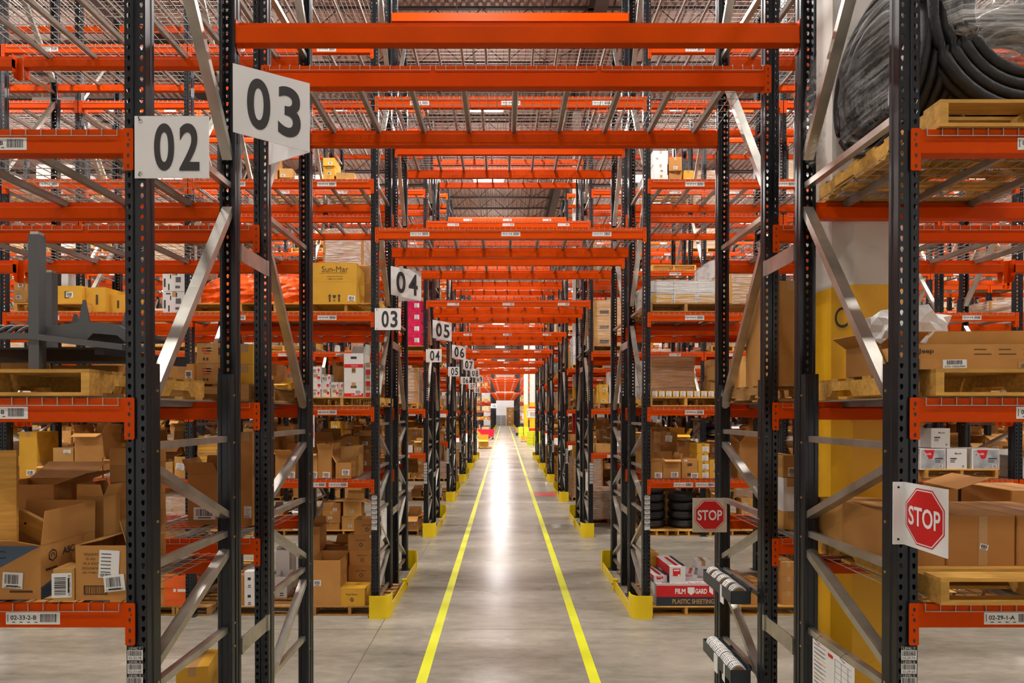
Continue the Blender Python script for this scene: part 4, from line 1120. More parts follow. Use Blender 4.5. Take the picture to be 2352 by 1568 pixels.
for i in range(4): cpx([799, 801, 799, 812][i], [856, 858, 856, 868][i], A2+0.44, PH+0.2505+i*0.219, 0.218, 0.34, 'card1', False, R([0, 1, -1, 2][i]), [(0.9, 0.9, 0.05, 0.04, 'text', 0)] if i in (1, 2) else None, boom, tape=False, label='brown carton with diamond print, %s of the tall floor stack' % ['second', 'third', 'fourth', 'top'][i])
cpx(752, 790, A2+0.80, PH+0.0, 0.66, 0.34, 'card1', True, R(-8), None, fl=[60, 70, 20, 80], label='open carton with spread flaps behind the big open floor carton')
cpx(704, 734, A2+0.62, PH+0.55, 0.45, 0.34, 'card1', True, 0, None, fl=[100, 60, 20, 80], label='open carton right of fourth left post above the big open floor carton')
zep = bars((None, 0.1, 0.58, 0.34, 0.16, 'ink'), ('ZEP', 0.1, 0.58, 0.14, 0.08, 'line'), (None, 0.15, 0.2, 0.28, 0.06, 'blue'), (None, 0.15, 0.1, 0.35, 0.04, 'ink'))
for a, b, n_, t in ((560, 581, 2, 'left'), (630, 658, 1, 'right')):
    for i in range(n_): cpx(a, b, A2+0.06+0.4*(n_ == 1), PH+i*0.24, 0.238 if n_ == 2 else 0.30, 0.3, 'whitebox', n_ == 1, 0, None, zep, tape=False, fl=[None, 20, 0, 20], fk=0.15, label='white carton with yellow and black oval logo, %s' % (('lower of two between left posts', 'upper of two between left posts')[i] if n_ == 2 else 'open one by fourth left post'))
cpx(535, 560, A2+0.10, PH, 0.42, 0.34, 'card0', False, 0, label='plain brown carton left of the white oval-logo pair on the floor pallet')
cpx(634, 664, A2+0.75, PH, 0.62, 0.30, 'whitebox', True, 0, None, fl=[None, 8, 0, 8], fk=0.2, label='tall open white carton behind the open oval-logo carton')
M['orangebox'] = mat('orange_cardboard', (0.80, 0.11, 0.004), 0.5)
ob = bars((None, -0.1, 0.6, 0.1, 0.5, 'paper'), (None, 0.5, 0.6, 0.35, 0.45, 'paper'))
pallet((392-1159)*A2/F, A2+0.05, 0, 'wood1', label='dark floor pallet under the orange cartons, second rack row left')
for i in range(5): cpx(376, 430+(i % 2)*3, A2+0.07, PH+i*0.083, 0.082, 0.3, 'orangebox', False, R((i*3) % 5-2), None, ob if i == 2 else None, tape=False, label='flat orange carton, %s from the bottom of the orange pile' % ORD[i+1])
cpx(392, 462, 4.65, 0.0, 0.885, 0.36, 'cardgold', False, R(12), label='golden carton standing on the floor at the bottom left behind the nearest frame')

# --- nearest rack, right bay
pallet(2.56, A1-0.06, Z1, 'wood0', label='yellowish pallet overhanging the nearest right lower shelf')
cb = bars((None, 0.05, 0.5, 0.13, 0.98, 'tape'))
for a, b, t, lb in ((1.995, 2.245, 0, 'left carton of the row on the overhanging right pallet'), (2.25, 2.60, 1, 'middle large carton with wide tape and tilted sticker on the overhanging right pallet'), (2.61, 2.98, 0, 'right carton of the row on the overhanging right pallet')):
    carton((a+b)/2, A1+0.17, Z1+PH, b-a, 0.50, 0.258, 'card1', False, 0, [(0.08, 0.38, 0.042, 0.028, 'bar', 15)] if t else None, cb if t else None, tape=not t, label='plain brown ' + lb if not t else lb)
carton(2.19, A1+0.70, Z1+PH, 0.36, 0.30, 0.24, 'card0', False, 0, label='brown carton behind the row on the overhanging right pallet, seen through the frame')
carton(3.16, B1+0.10, Z1, 0.46, 0.5, 0.34, 'card1', True, R(-8), fl=[None, 70, 30, 80], label='dark open carton with raised flaps under the white grease cartons')
carton(2.72, B1+0.12, Z1, 0.36, 0.5, 0.30, 'card0', True, R(6), fl=[110, 100, 70, 95], label='open brown carton beside the angled stop sign, rear lower deck')
carton(3.90, B1-0.0, Z1, 0.42, 0.5, 0.34, 'card0', False, 0, label='closed carton at the right picture edge, rear lower deck')
for j, (a, b, z0, h, c, lb) in enumerate(((1800, 1835, Z1, 0.14, 'card2', 'lowest carton'), (1799, 1834, Z1+0.142, 0.26, 'whitebox', 'white carton'), (1798, 1832, Z1+0.405, 0.17, 'card2', 'upper tan carton'))):
    cpx(a, b, B1+0.30, z0, h, 0.4, c, False, 0, [(0.5, 0.25, 0.09, 0.07, 'bar', 0)] if j == 2 else None, label=lb + ' in the narrow gap between second and third right posts')
for j, (a, b, c) in enumerate(((1.99, 2.22, 'card0'), (2.24, 2.60, 'card1'))):
    carton((a+b)/2, B1+0.06, Z2+PH, b-a, 0.55, 0.76, c, False, 0, label='tall brown carton, %s of two on the rear second deck behind the column' % ('left', 'right')[j])
pallet(2.46, B1+0.03, Z2, 'wood1', label='brown pallet on the rear second deck beside the yellow column')
pallet(2.56, A1-0.02, Z2, 'wood0', label='pallet with stamped corner block on the nearest right second shelf')
def jeep(mb, w_, d, h):
    y = -d/2-0.0012; text(mb, 'Jeep', -w_*0.455, h*0.5, 0.076, 0.030, 'brownink', y, None, 0.03)
    for i in range(5): mb.rect(-w_*0.30+i*0.12, -w_*0.30+i*0.12+0.085, h*0.30, h*0.36, y, 'brownink'); mb.rect(-w_*0.30+i*0.12, -w_*0.30+i*0.12+0.06, h*0.62, h*0.68, y, 'brownink')
def ilp2(mb, w_, d, h):
    y = -d/2-0.001; mt = T(-w_*0.385, y, h*0.5, ry=R(-1)); mb.box(-0.058, 0.058, -0.001, 0, -0.021, 0.021, 'paper', mt); barcode(mb, -0.04, 0.04, -0.002, 0.018, -0.002, mt, 4, 14); text(mb, 'ILPN 100067004', 0, -0.012, 0.10, 0.010, 'ink', -0.002, mt)
    mb.box(-w_*0.18, -w_*0.18+0.11, y-0.001, y, h*0.1, h*0.7, 'tape'); barcode(mb, -w_*0.17, -w_*0.17+0.08, h*0.15, h*0.5, y-0.003, None, 8, 14)
carton(2.75, A1+0.02, Z2+PH, 1.5, 0.34, 0.052, 'card0', False, R(0.5), pr=ilp2, tape=False, label='lower long flat carton with numbered label on the nearest right second shelf')
carton(2.74, A1+0.04, Z2+PH+0.053, 1.5, 0.34, 0.072, 'card0', False, R(-0.5), pr=jeep, tape=False, label='upper long flat carton with printed maker name on the nearest right second shelf')
carton(2.86, A1+0.42, Z2+PH, 1.3, 0.26, 0.24, 'card2', False, R(-4), tape=False, label='long tan carton lying behind the two flat ones, right second shelf')
carton(2.17, A1+0.45, Z2+PH, 0.22, 0.30, 0.17, 'card1', True, R(5), fl=[60, 60, 60, 60], label='crumpled small open carton under the white bag, right second shelf')
# white bag
def blob(name, loc, sx, sy, sz, key, seed, amp=0.16, parent=None, sub=3, fold=7):
    import bmesh
    bm = bmesh.new(); bmesh.ops.create_icosphere(bm, subdivisions=sub, radius=1.0)
    rg = random.Random(seed); ph = [rg.uniform(0, 6.28) for _ in range(6)]
    for v in bm.verts:
        p = v.co.copy(); k = 1 + amp*(math.sin(fold*p.x+ph[0])*math.cos(fold*0.8*p.z+ph[1]) + 0.6*math.sin(fold*1.7*p.y+ph[2]+2*p.z) + 0.4*math.sin(fold*2.3*p.z+ph[3]+3*p.x))
        v.co = Vector((p.x*sx*k, p.y*sy*k, max(-0.86, p.z)*sz*(k if p.z > -0.5 else 1)))
    me = bpy.data.meshes.new(name); bm.to_mesh(me); bm.free(); me.materials.append(M[key])
    return put(name, me, parent, loc)
tag(blob('plastic_bag', (2.32, A1+0.60, Z2+PH+0.25), 0.22, 0.16, 0.15, 'white', 3), 'crumpled white plastic bag above small carton beside nearest right upright', 'bag')
# --- hoses on the nearest right third shelf
pallet(2.575, A1-0.02, Z3-0.006, 'wood0', label='yellow-edged pallet carrying the black hoses, nearest right third shelf')
def hose_coil(label, cx, cy, cz, axis, radii, n_side, tube_r, wrapname='film'):
    e = put('hose_coil', None, loc=(cx, cy, cz))
    for i in range(n_side):
        for r_ in radii:
            m_ = MB(); pts = []
            for q in range(0, 360, 8):
                a_, b_ = r_*math.cos(R(q)), r_*math.sin(R(q)); o_ = (i-(n_side-1)/2)*tube_r*1.95
                pts.append((a_, o_, b_) if axis == 'y' else (o_, a_, b_))
            m_.tube(pts, tube_r, 'rubber', 8, closed=True); m_.build('hose_turn', e, smooth=True)
    tag(e, label, 'hose coil')
    return e
e1 = hose_coil('front-facing coil of thick black hose in stretch wrap, nearest right third shelf', 2.66, A1+0.22, Z3+PH+0.535, 'y', (0.50, 0.44, 0.38, 0.32), 3, 0.030)
def shell(parent, sx, sy, sz, seed, key='film', z=0):
    import bmesh
    bm = bmesh.new(); bmesh.ops.create_uvsphere(bm, u_segments=48, v_segments=32, radius=1.0)
    rg = random.Random(seed)
    for v in bm.verts:
        p = v.co; m_ = max(abs(p.x), abs(p.y), abs(p.z)); k = 1/(m_**0.55)*0.86 * (1+0.02*math.sin(14*p.z+5*p.x)+rg.uniform(-0.012, 0.012))
        v.co = Vector((p.x*sx*k, p.y*sy*k, p.z*sz*k))
    me = bpy.data.meshes.new('stretch_wrap'); bm.to_mesh(me); bm.free(); me.materials.append(M[key])
    return put('stretch_wrap', me, parent, (0, 0, z))
shell(e1, 0.58, 0.20, 0.42, 2, 'film', 0.16)
e2 = hose_coil('sideways coil of black hose wrapped in film beside the white column', 2.25, A1+0.595, Z3+PH+0.44, 'x', (0.30, 0.36, 0.42), 5, 0.028)
shell(e2, 0.24, 0.40, 0.44, 3, 'filmthin', 0.03)
hose_coil('inner coil of black hose at the right edge, nearest right third shelf', 2.98, A1+0.70, Z3+PH+0.44, 'y', (0.40, 0.34, 0.28), 3, 0.029)
tag(blob('plastic_film', (1.97, A1+0.98, Z3+0.50), 0.05, 0.10, 0.34, 'filmthin', 7, 0.2), 'loose ragged clear film hanging at the left side of the wrapped hoses', 'film')

# --- second rack row, right
pallet((1577-1159)*A2/F+0.0, A2+0.03, Z3, 'wood1', label='brown pallet under the low wrapped load, second rack row right')
gy = bars(*[(None, -0.66+0.66*i, 0.22, 0.28, 0.38, 'cardgold') for i in range(3)])
load((1577-1159)*A2/F, A2+0.06, Z3+PH, 0.97, 0.95, 0.30, 'whitebox', 'film', 3, 2, label='low load of cartons under milky stretch wrap, second rack row right', pr=gy)
pallet((1577-1159)*A2/F, A2+0.03, Z2, 'wood0', label='pale pallet under the row of small long cartons, second rack row right')
for i in range(10):
    cpx(1497+i*16.2, 1511+i*16.2, A2+0.06, Z2+PH, 0.085, 0.6, 'cardgold', False, 0, [(0, 0.5, 0.07, 0.07, 'text', 0)], tape=False, label='small long carton with white end, %s from the left on the right second shelf' % ORD[i+1])
load((1545-1159)*(A2+0.72)/F, A2+0.70, Z2+PH, 0.64, 0.34, 0.62, 'card1', 'filmthin', 1, 4, label='tall brown load with glossy wrap behind the small long cartons', lump=0.05)
for i, (a, b, z0, h, op, kd) in enumerate(((1495, 1522, 0, 0.22, True, 1), (1523, 1564, 0, 0.26, True, 1), (1566, 1603, 0, 0.135, False, 2), (1566, 1603, 0.136, 0.135, False, 2),
        (1604, 1629, 0, 0.11, False, 3), (1604, 1629, 0.111, 0.12, False, 3), (1603, 1628, 0.232, 0.115, False, 3), (1630, 1656, 0, 0.11, False, 3), (1630, 1656, 0.111, 0.14, False, 3), (1602, 1630, 0.348, 0.13, False, 3))):
    st_ = {1: [(0.3, 0.2, 0.10, 0.075, 'bar', 0)], 2: [(0.6, 0.3, 0.10, 0.07, 'bar', 0)] if z0 == 0 else [(-0.5, 0.8, 0.04, 0.025, 'text', 0)], 3: [(0.35, 0.4, 0.085, 0.075, 'text', 0)]}[kd]
    pr_ = {1: None, 2: bars((None, 0.0, 0.40, 0.30, 0.28, 'brownink')), 3: bars((None, 0, 0.85, 0.22, 0.08, 'brownink'))}[kd]
    cpx(a, b, A2+0.05, Z1+z0, h, 0.42, 'card0' if kd < 3 else 'cardgold', op, 0, st_, pr_, tape=False, fl=[105 if i == 1 else 30, 20, -5, 15], fk=0.36,
        label=['low open carton at the left end, right first shelf', 'open carton with bright front flap, right first shelf', 'closed carton with boxed print, lower of two, right first shelf', 'closed carton with boxed print, upper of two, right first shelf',
               'golden label carton, bottom of the middle pile', 'golden label carton, second in the middle pile', 'golden label carton, third in the middle pile', 'golden label carton, bottom of the pile by the post', 'golden label carton, top of the pile by the post', 'golden label carton topping the middle pile'][i] + ', second rack row')
cpx(1560, 1601, A2+0.42, Z1+0.27, 0.22, 0.4, 'card1', False, R(-4), label='brown carton stacked behind the golden middle pile, second rack row right')
cpx(1516, 1556, A2+0.55, Z1+0.0, 0.62, 0.4, 'card3', False, 0, [(0.0, 0.85, 0.10, 0.09, 'text', 5)], label='dark brown carton with tilted label behind the bright-flapped one')
cpx(1560, 1650, A2+0.52, Z1, 0.26, 0.45, 'card0', False, 0, label='long brown carton supporting the rear cartons, second rack row right')
cpx(1630, 1658, A2+0.55, Z1+0.262, 0.20, 0.4, 'card2', False, 0, [(0.0, 0.5, 0.10, 0.08, 'text', 0)], label='tan carton behind the pile by the post, second rack row right')
# floor: pallet of sheeting
pallet((1580-1159)*A2/F, A2+0.05, 0, 'wood0', label='yellow-brown floor pallet under the red and white sheeting cartons')
def film_face(mb, w_, d, h):
    y = -d/2-0.0012
    mb.rect(-w_/2, w_/2, h*0.42, h*0.94, y, 'red'); mb.rect(-w_/2, w_/2, 0, h*0.42, y, 'navy')
    text(mb, 'FILM', -w_*0.155, h*0.68, w_*0.15, h*0.24, 'paper', y-0.0012, None, 0.04); text(mb, 'GARD', w_*0.145, h*0.68, w_*0.17, h*0.24, 'paper', y-0.0012, None, 0.04)
    mb.add([(-w_*0.05, y-0.0012, h*0.86), (-w_*0.05, y-0.0012, h*0.62), (0, y-0.0012, h*0.50), (w_*0.05, y-0.0012, h*0.62), (w_*0.05, y-0.0012, h*0.86)], [(0, 1, 2, 3, 4)], 'paper')
    text(mb, 'PLASTIC SHEETING', w_*0.03, h*0.21, w_*0.60, h*0.22, 'tape', y-0.0012, None, 0.03)
    sticker(mb, 0.10, 0.08, T(w_*0.41, y-0.002, h*0.28), 4, 'text')
    text(mb, 'PLASTIC SHEETING', 0, 0, w_*0.8, d*0.16, 'red', 0, T(0, -d*0.30, h+0.0012, rx=R(-90)), 0.03)
    mb.quad((-w_/2, -d/2, h+0.001), (w_/2, -d/2, h+0.001), (w_/2, -d/2+0.02, h+0.001), (-w_/2, -d/2+0.02, h+0.001), 'navy')
cpx(1508, 1668, A2+0.07, PH, 0.30, 0.32, 'whitebox', False, 0, None, film_face, tape=False, label='long red and white sheeting carton, front one on right floor pallet')
cpx(1508, 1668, A2+0.42, PH, 0.30, 0.32, 'whitebox', False, 0, None, film_face, tape=False, label='long red and white sheeting carton behind the front one')
cpx(1508, 1640, A2+0.77, PH, 0.30, 0.28, 'card0', False, 0, tape=False, label='long brown carton at the back of the right floor pallet')
def end_face(mb, w_, d, h):
    y = -d/2-0.0012; mb.rect(-w_*0.28, w_*0.18, h*0.42, h*0.86, y, 'red'); mb.rect(-w_*0.22, w_*0.12, h*0.72, h*0.80, y-0.001, 'paper'); mb.rect(w_*0.02, w_*0.15, h*0.42, h*0.52, y-0.001, 'paper')
    mt = T(-w_/2-0.0012, 0, 0, rz=R(-90)); mb.rect(-d/2, d/2, h*0.45, h, 0, 'red', mt); mb.rect(-d/2, d/2, 0, h*0.45, 0, 'navy', mt)
    mb.quad((w_*0.30, -d/2, h+0.001), (w_/2, -d/2, h+0.001), (w_/2, d/2, h+0.001), (w_*0.30, d/2, h+0.001), 'navy'); mb.quad((-w_*0.1, -d*0.45, h+0.001), (w_*0.12, -d*0.45, h+0.001), (w_*0.12, d*0.4, h+0.001), (-w_*0.1, d*0.4, h+0.001), 'red')
cpx(1535, 1573, A2+0.12, PH+0.301, 0.235, 0.62, 'whitebox', False, R(3), None, end_face, tape=False, label='red and white sheeting carton set end-on atop the floor pallet load')
cpx(1497, 1530, A2+0.16, PH+0.301, 0.10, 0.5, 'whitebox', False, R(6), None, end_face, tape=False, label='flat sheeting carton left of the end-on one')
cpx(1580, 1612, A2+0.30, PH+0.301, 0.08, 0.4, 'whitebox', False, R(-20), None, end_face, tape=False, label='flat sheeting carton right of the end-on one under film')
w1 = blob('plastic_film', (2.54, A2+0.58, PH+0.26), 0.44, 0.44, 0.20, 'filmthin', 9, 0.06, None, 4, 5); tag(w1, 'wrinkled clear film draped over the sheeting cartons', 'film')
cpx(1602, 1634, A2+0.62, PH+0.301, 0.185, 0.26, 'whitebox', False, R(-4), label='pale strapped carton on the back of the right floor pallet')
cpx(1494, 1512, A2+0.75, PH+0.301, 0.28, 0.34, 'cardgold', False, R(4), label='golden carton at the left back of the sheeting pallet')
for s in (0, 1):
    pallet(3.62+s*0.95+0.1, A2+0.06, 0, 'wood0', label='yellow floor pallet, %s from the right frame, second rack row right' % ('first', 'second')[s])
for s in range(3):
    cpx(1798, 1828, A2+0.10, PH+s*0.20, 0.198, 0.4, 'card1', False, 0, label='brown carton, %s from bottom, seen between second and third right posts' % ORD[s+1])
    cpx(1890, 1900, A2+0.10, PH+s*0.20, 0.198, 0.4, 'card0', False, 0, label='narrow brown carton, %s from bottom, just left of the yellow column' % ORD[s+1])
cpx(1700, 1745, A2+0.10, PH, 0.26, 0.5, 'card0', True, R(10), fl=[60, 80, 60, 50], label='open carton on the floor behind the label roll trays')
# more of the second row right bay, seen through the near right frame
load((1722-1159)*A2/F, A2+0.06, Z3+PH, 0.50, 0.9, 0.50, 'card2', 'film', 1, 2, label='wrapped tan load right of the fourth right post, third shelf')
for i, (a, b, c) in enumerate(((1703, 1726, 'card2'), (1728, 1766, 'card1'), (1796, 1834, 'card2'))):
    cpx(a, b, A2+0.06, Z2+PH, 0.56, 0.6, c, False, 0, label='tall carton, %s from the left, behind the right tunnel frame, second shelf' % ORD[i+1])
pallet((1745-1159)*A2/F, A2+0.03, Z2, 'wood1', label='pallet under the tall cartons behind the right tunnel frame')
cpx(1700, 1760, A2+0.06, Z1, 0.50, 0.5, 'card1', True, 0, None, fl=[60, 80, 20, 50], label='open carton behind the right tunnel frame, first shelf')
cpx(1690, 1768, A2+0.60, Z1, 0.62, 0.4, 'card0', False, 0, label='large plain carton behind the right tunnel frame, first shelf')
# grease cartons
def my(kind):
    def f(mb, w_, d, h):
        y = -d/2-0.0012
        if kind:
            mb.rect(-w_*0.46, w_*0.46, h*0.05, h*0.94, y, 'silver')
            mb.add([(-w_*0.36, y-0.001, h*0.94), (w_*0.06, y-0.001, h*0.94), (-w_*0.02, y-0.001, h*0.55), (-w_*0.16, y-0.001, h*0.50)], [(0, 3, 2, 1)], 'red')
            text(mb, 'Mystik', -w_*0.24, h*0.74, w_*0.34, h*0.14, 'paper', y-0.002, None, 0.008); ox = 0.22
        else:
            text(mb, 'Mystik', w_*0.05, h*0.76, w_*0.34, h*0.12, 'ink', y, None, 0.008); ox = -0.2
        mb.rect((ox-0.15)*w_, (ox+0.17)*w_, h*0.50, h*0.56, y-0.001, 'ink'); mb.rect((ox-0.15)*w_, (ox+0.08)*w_, h*0.42, h*0.45, y-0.001, 'ink'); mb.rect((ox-0.15)*w_, (ox+0.08)*w_, h*0.35, h*0.38, y-0.001, 'ink')
        mb.rect(w_*0.22, w_*0.38, h*0.10, h*0.24, y-0.001, 'paper'); barcode(mb, w_*0.24, w_*0.36, h*0.12, h*0.22, y-0.002, None, 3, 8)
    return f
pallet((2208-1159)*A2/F+0.05, A2+0.05, Z1, 'wood0', label='pale pallet under the white grease cartons, second rack row right')
for i, (a, b, kd) in enumerate(((2114, 2173, 1), (2176, 2222, 0), (2234, 2297, 1))):
    cpx(a, b, A2+0.07, Z1+PH-0.01, 0.29, 0.36, 'whitebox', False, 0, None, my(kd), tape=False, label='white grease carton, %s of the three on the right pallet' % ('leftmost, red logo', 'middle, plain logo', 'rightmost, red logo')[i])
cpx(2139, 2183, A2+0.09, Z1+PH+0.29, 0.27, 0.34, 'whitebox', False, 0, None, my(0), tape=False, label='white grease carton standing alone above the three')
cpx(2100, 2120, A2+0.30, Z1+PH+0.29, 0.27, 0.30, 'whitebox', False, 0, None, my(0), tape=False, label='white grease carton half hidden by the nearest right upright')
# --- third row: magenta bales left, wrapped cartons right, tyres
A3 = rowy(3)
for i in range(4):
    m_ = MB(); e = 0.05; w_, h_ = 0.46, 0.26
    m_.prism([(-w_/2+e, 0), (w_/2-e, 0), (w_/2, e), (w_/2, h_-e), (w_/2-e, h_), (-w_/2+e, h_), (-w_/2, h_-e), (-w_/2, e)], -0.4, 0.4, 'pink', 'y')
    o = m_.build('wrapped_bale', loc=((948-1159)*A3/F, A3+0.50, Z3+PH+i*0.262)); f = MB(); sticker(f, 0.11, 0.10, T(0.08, -0.402, 0.13), i, 'text'); f.build('shipping_label', o)
    tag(o, 'magenta film-wrapped bale, %s from the bottom of the stack left of the tunnel' % ORD[i+1], 'bale', 'magenta bales')
pallet((948-1159)*A3/F-0.2, A3+0.03, Z3, 'wood0', label='pallet under the magenta bales, third rack row')
pallet((1392-1159)*A3/F+0.2, A3+0.03, Z3, 'wood1', label='pallet under the wrapped carton tower, third rack row right')
load((1392-1159)*A3/F+0.2, A3+0.06, Z3+PH, 0.92, 0.92, 1.02, 'card2', 'filmthin', 2, 3, label='tower of tan cartons in clear wrap right of the tunnel, third rack row', pr=bars((None, -0.5, 0.75, 0.22, 0.07, 'brownink'), (None, -0.5, 0.42, 0.22, 0.07, 'brownink'), (None, -0.5, 0.1, 0.22, 0.07, 'brownink')))
def tyre(x, y, z, label, r=0.33, w_=0.20):
    m_ = MB(); prof = []
    for q in range(0, 361, 30): prof.append((r-0.075+0.075*math.cos(R(q)), w_/2+w_/2*math.sin(R(q))))
    prof[4:9] = [(r-0.13, w_*0.92), (r-0.145, w_/2), (r-0.13, w_*0.08)]
    m_.lathe(prof + [prof[0]], 'rubber', 30); o = m_.build('tyre', loc=(x, y, z), smooth=True); tag(o, label, 'tyre', 'black tyres in the third rack row')
for j, (x, n_) in enumerate(((3.42, 5), (4.14, 4))):
    pallet(x+0.02, A3+0.04, 0, 'wood0', label='floor pallet under the %s stack of tyres' % ('left', 'right')[j])
    for i in range(n_): tyre(x, A3+0.55, PH+0.12*(j == 0)*0+i*0.201, 'black tyre, %s from the bottom of the %s floor stack, third rack row' % (ORD[i+1], ('left', 'right')[j]))
for i in range(4): tyre(4.95, A3+0.55, Z1+0.0+i*0.18, 'black tyre, %s from the bottom of the shelf stack, third rack row' % ORD[i+1], 0.34, 0.175)

# --- label roll trays, posted sheets
def roll_tray(z, n, seed, label, axes):
    y0, y1 = 4.70, 5.36; x0, x1 = 1.715, 1.865
    e = put('label_tray', None, loc=((x0+x1)/2, (y0+y1)/2, z))
    w2, l2 = (x1-x0)/2, (y1-y0)/2; m_ = MB()
    m_.box(-w2, w2, -l2, l2, 0, 0.003, 'slate'); m_.box(-w2, -w2+0.003, -l2, l2, 0, 0.095, 'slate'); m_.box(w2-0.003, w2, -l2, l2, 0, 0.115, 'slate')
    m_.box(-w2, w2, -l2, -l2+0.003, 0, 0.10, 'slate'); m_.box(-w2, w2, l2-0.003, l2, 0, 0.10, 'slate'); m_.build('trough', e)
    for yy in (-l2*0.6, l2*0.6):
        m_ = MB(); m_.box(w2, w2+0.05, yy-0.012, yy+0.012, 0.08, 0.088, 'slate'); m_.box(w2+0.045, w2+0.05, yy-0.012, yy+0.012, 0.04, 0.088, 'slate'); m_.build('hook', e)
    rg = random.Random(seed)
    for i in range(n):
        yy = (y0+y1)/2 - l2+0.07 + i*(2*l2-0.13)/(n-1); r_ = rg.uniform(0.058, 0.066); wd = 0.076
        m_ = MB(); m_.lathe([(0.022, -wd/2), (0.022, wd/2), (r_-0.012, wd/2), (r_-0.012, -wd/2), (0.022, -wd/2)], 'tape', 20, T(0, 0, 0, rx=R(90)))
        o = m_.build('label_roll', loc=((x0+x1)/2, yy, z+0.068), rot=(0, 0, R(rg.uniform(-6, 6))), smooth=False)
        f = MB(); f.lathe([(r_-0.0115, -wd/2), (r_, -wd/2), (r_, wd/2), (r_-0.0115, wd/2), (r_-0.0115, -wd/2)], 'paper', 24, T(0, 0, 0, rx=R(90)))
        for q in range(30, 200, 14): f.box(r_-0.0005, r_+0.0008, -0.022, 0.022, -0.002, 0.0015+0.001*(q % 3), 'ink', T(0, 0, 0, ry=R(-q)))
        if i in (1, 3) : f.box(-r_-0.014, -r_-0.012, -wd/2, wd/2, -0.12, 0.02, 'paper'); f.box(-r_-0.013, -r_+0.01, -wd/2, wd/2, 0.018, 0.021, 'paper')
        f.build('label_strip', o)
        tag(o, 'white label roll, %s from the near end of the %s' % (ORD[i+1], axes), 'label roll', 'label rolls in the trays')
    tag(e, label, 'tray')
roll_tray(1.345, 5, 3, 'upper dark grey trough holding white label rolls on the right frame', 'upper trough')
roll_tray(0.745, 7, 4, 'lower dark grey trough holding white label rolls at the bottom', 'lower trough')
def sheet(loc, rz, w_, h_, label, seed):
    m_ = MB(); m_.box(-w_/2, w_/2, 0, 0.002, -h_, 0, 'paper')
    rg = random.Random(seed)
    for i in range(14):
        z = -0.02-i*h_*0.06; m_.rect(-w_*0.46, -w_*0.46+w_*0.30, z-0.003, z, -0.001, ['red', 'ink', 'ink', 'line'][i % 4])
        m_.rect(-w_*0.46, -w_*0.46+w_*rg.uniform(0.1, 0.3), z-0.009, z-0.006, -0.001, 'grey')
    m_.rect(-w_*0.10, w_*0.02, -0.04, -0.02, -0.001, 'red')
    for i in range(6): m_.rect(w_*0.06, w_*0.44, -0.03-i*0.035, -0.028-i*0.035, -0.001, 'grey')
    for i in range(3): m_.rect(w_*0.06+i*w_*0.15, w_*0.066+i*w_*0.15, -0.21, -0.03, -0.001, 'grey')
    o = m_.build('notice_sheet', loc=loc, rot=(0, 0, rz))
    for s in (-0.3, 0.3):
        t = MB(); t.tube([(s*w_, -0.004, -0.01), (s*w_, -0.03, 0.02), (s*w_, 0.0, 0.045), (s*w_, 0.05, 0.02), (s*w_, 0.006, -0.01)], 0.002, 'ink', 5); t.build('cable_tie', o)
    tag(o, label, 'notice')
sheet((1.912, A1+0.63, 1.40), R(-90), 0.46, 0.42, 'white printed notice with coloured lines hanging from the nearest right frame strut', 1)
sheet((-1.742, A2+0.5, 1.40), R(90), 0.40, 0.42, 'white notice hanging in the second left tunnel frame', 2)
sheet((1.91, A3+0.5, 1.40), R(-90), 0.40, 0.42, 'white notice hanging in the third right tunnel frame', 3)

# --- open floor beyond the near rows
def tilt_cart():
    e = put('tilt_cart', None, loc=(-1.85, 64.0, 0))
    m_ = MB(); pr = [(-0.95, 0.98), (-0.35, 0.30), (0.72, 0.26), (0.80, 0.98)]; pi_ = [(0.75, 0.95), (0.68, 0.30), (-0.32, 0.34), (-0.88, 0.95)]
    m_.prism(pr, -0.42, -0.39, 'redbin', 'y'); m_.prism(pr, 0.39, 0.42, 'redbin', 'y')
    for a, b in ((0, 1), (1, 2), (2, 3)):
        p, q = pr[a], pr[b]; m_.add([(p[0], -0.4, p[1]), (q[0], -0.4, q[1]), (q[0], 0.4, q[1]), (p[0], 0.4, p[1])], [(0, 1, 2, 3)], 'redbin')
    m_.build('tub', e); m_ = MB(); m_.box(-1.0, 0.88, -0.45, -0.40, 0.94, 1.02, 'redbin'); m_.box(-1.0, 0.88, 0.40, 0.45, 0.94, 1.02, 'redbin'); m_.box(0.80, 0.88, -0.4, 0.4, 0.94, 1.02, 'redbin'); m_.build('rim', e)
    for x, r_ in ((0.12, 0.20), (0.62, 0.10)):
        for s in (-0.36, 0.36): m_ = MB(); m_.lathe([(0, -0.03), (r_, -0.03), (r_, 0.03), (0, 0.03)], 'dark', 16, T(x, s, r_, rx=R(90))); m_.build('wheel', e)
    m_ = MB(); m_.tube([(-0.6, -0.3, 0.55), (-0.35, -0.3, 0.1), (0.6, -0.3, 0.22)], 0.025, 'dark', 6); m_.build('chassis_tube', e)
    tag(e, 'red plastic tilt cart on wheels at the far left of the walkway', 'cart')
tilt_cart()
pallet(-1.50, 47.6, 0, 'wood0', label='floor pallet below the red cart, left of the walkway')
carton(-1.62, 47.7, PH, 0.75, 0.8, 0.55, 'cardgold', True, 0, fl=[110, 60, 10, 60], label='open golden carton on the floor pallet below the red cart')
pallet(-2.4, 66.5, 0, 'wood0', label='floor pallet behind the red cart'); carton(-2.4, 66.6, PH, 0.9, 0.8, 0.7, 'cardgold', False, label='golden carton on the pallet behind the red cart')
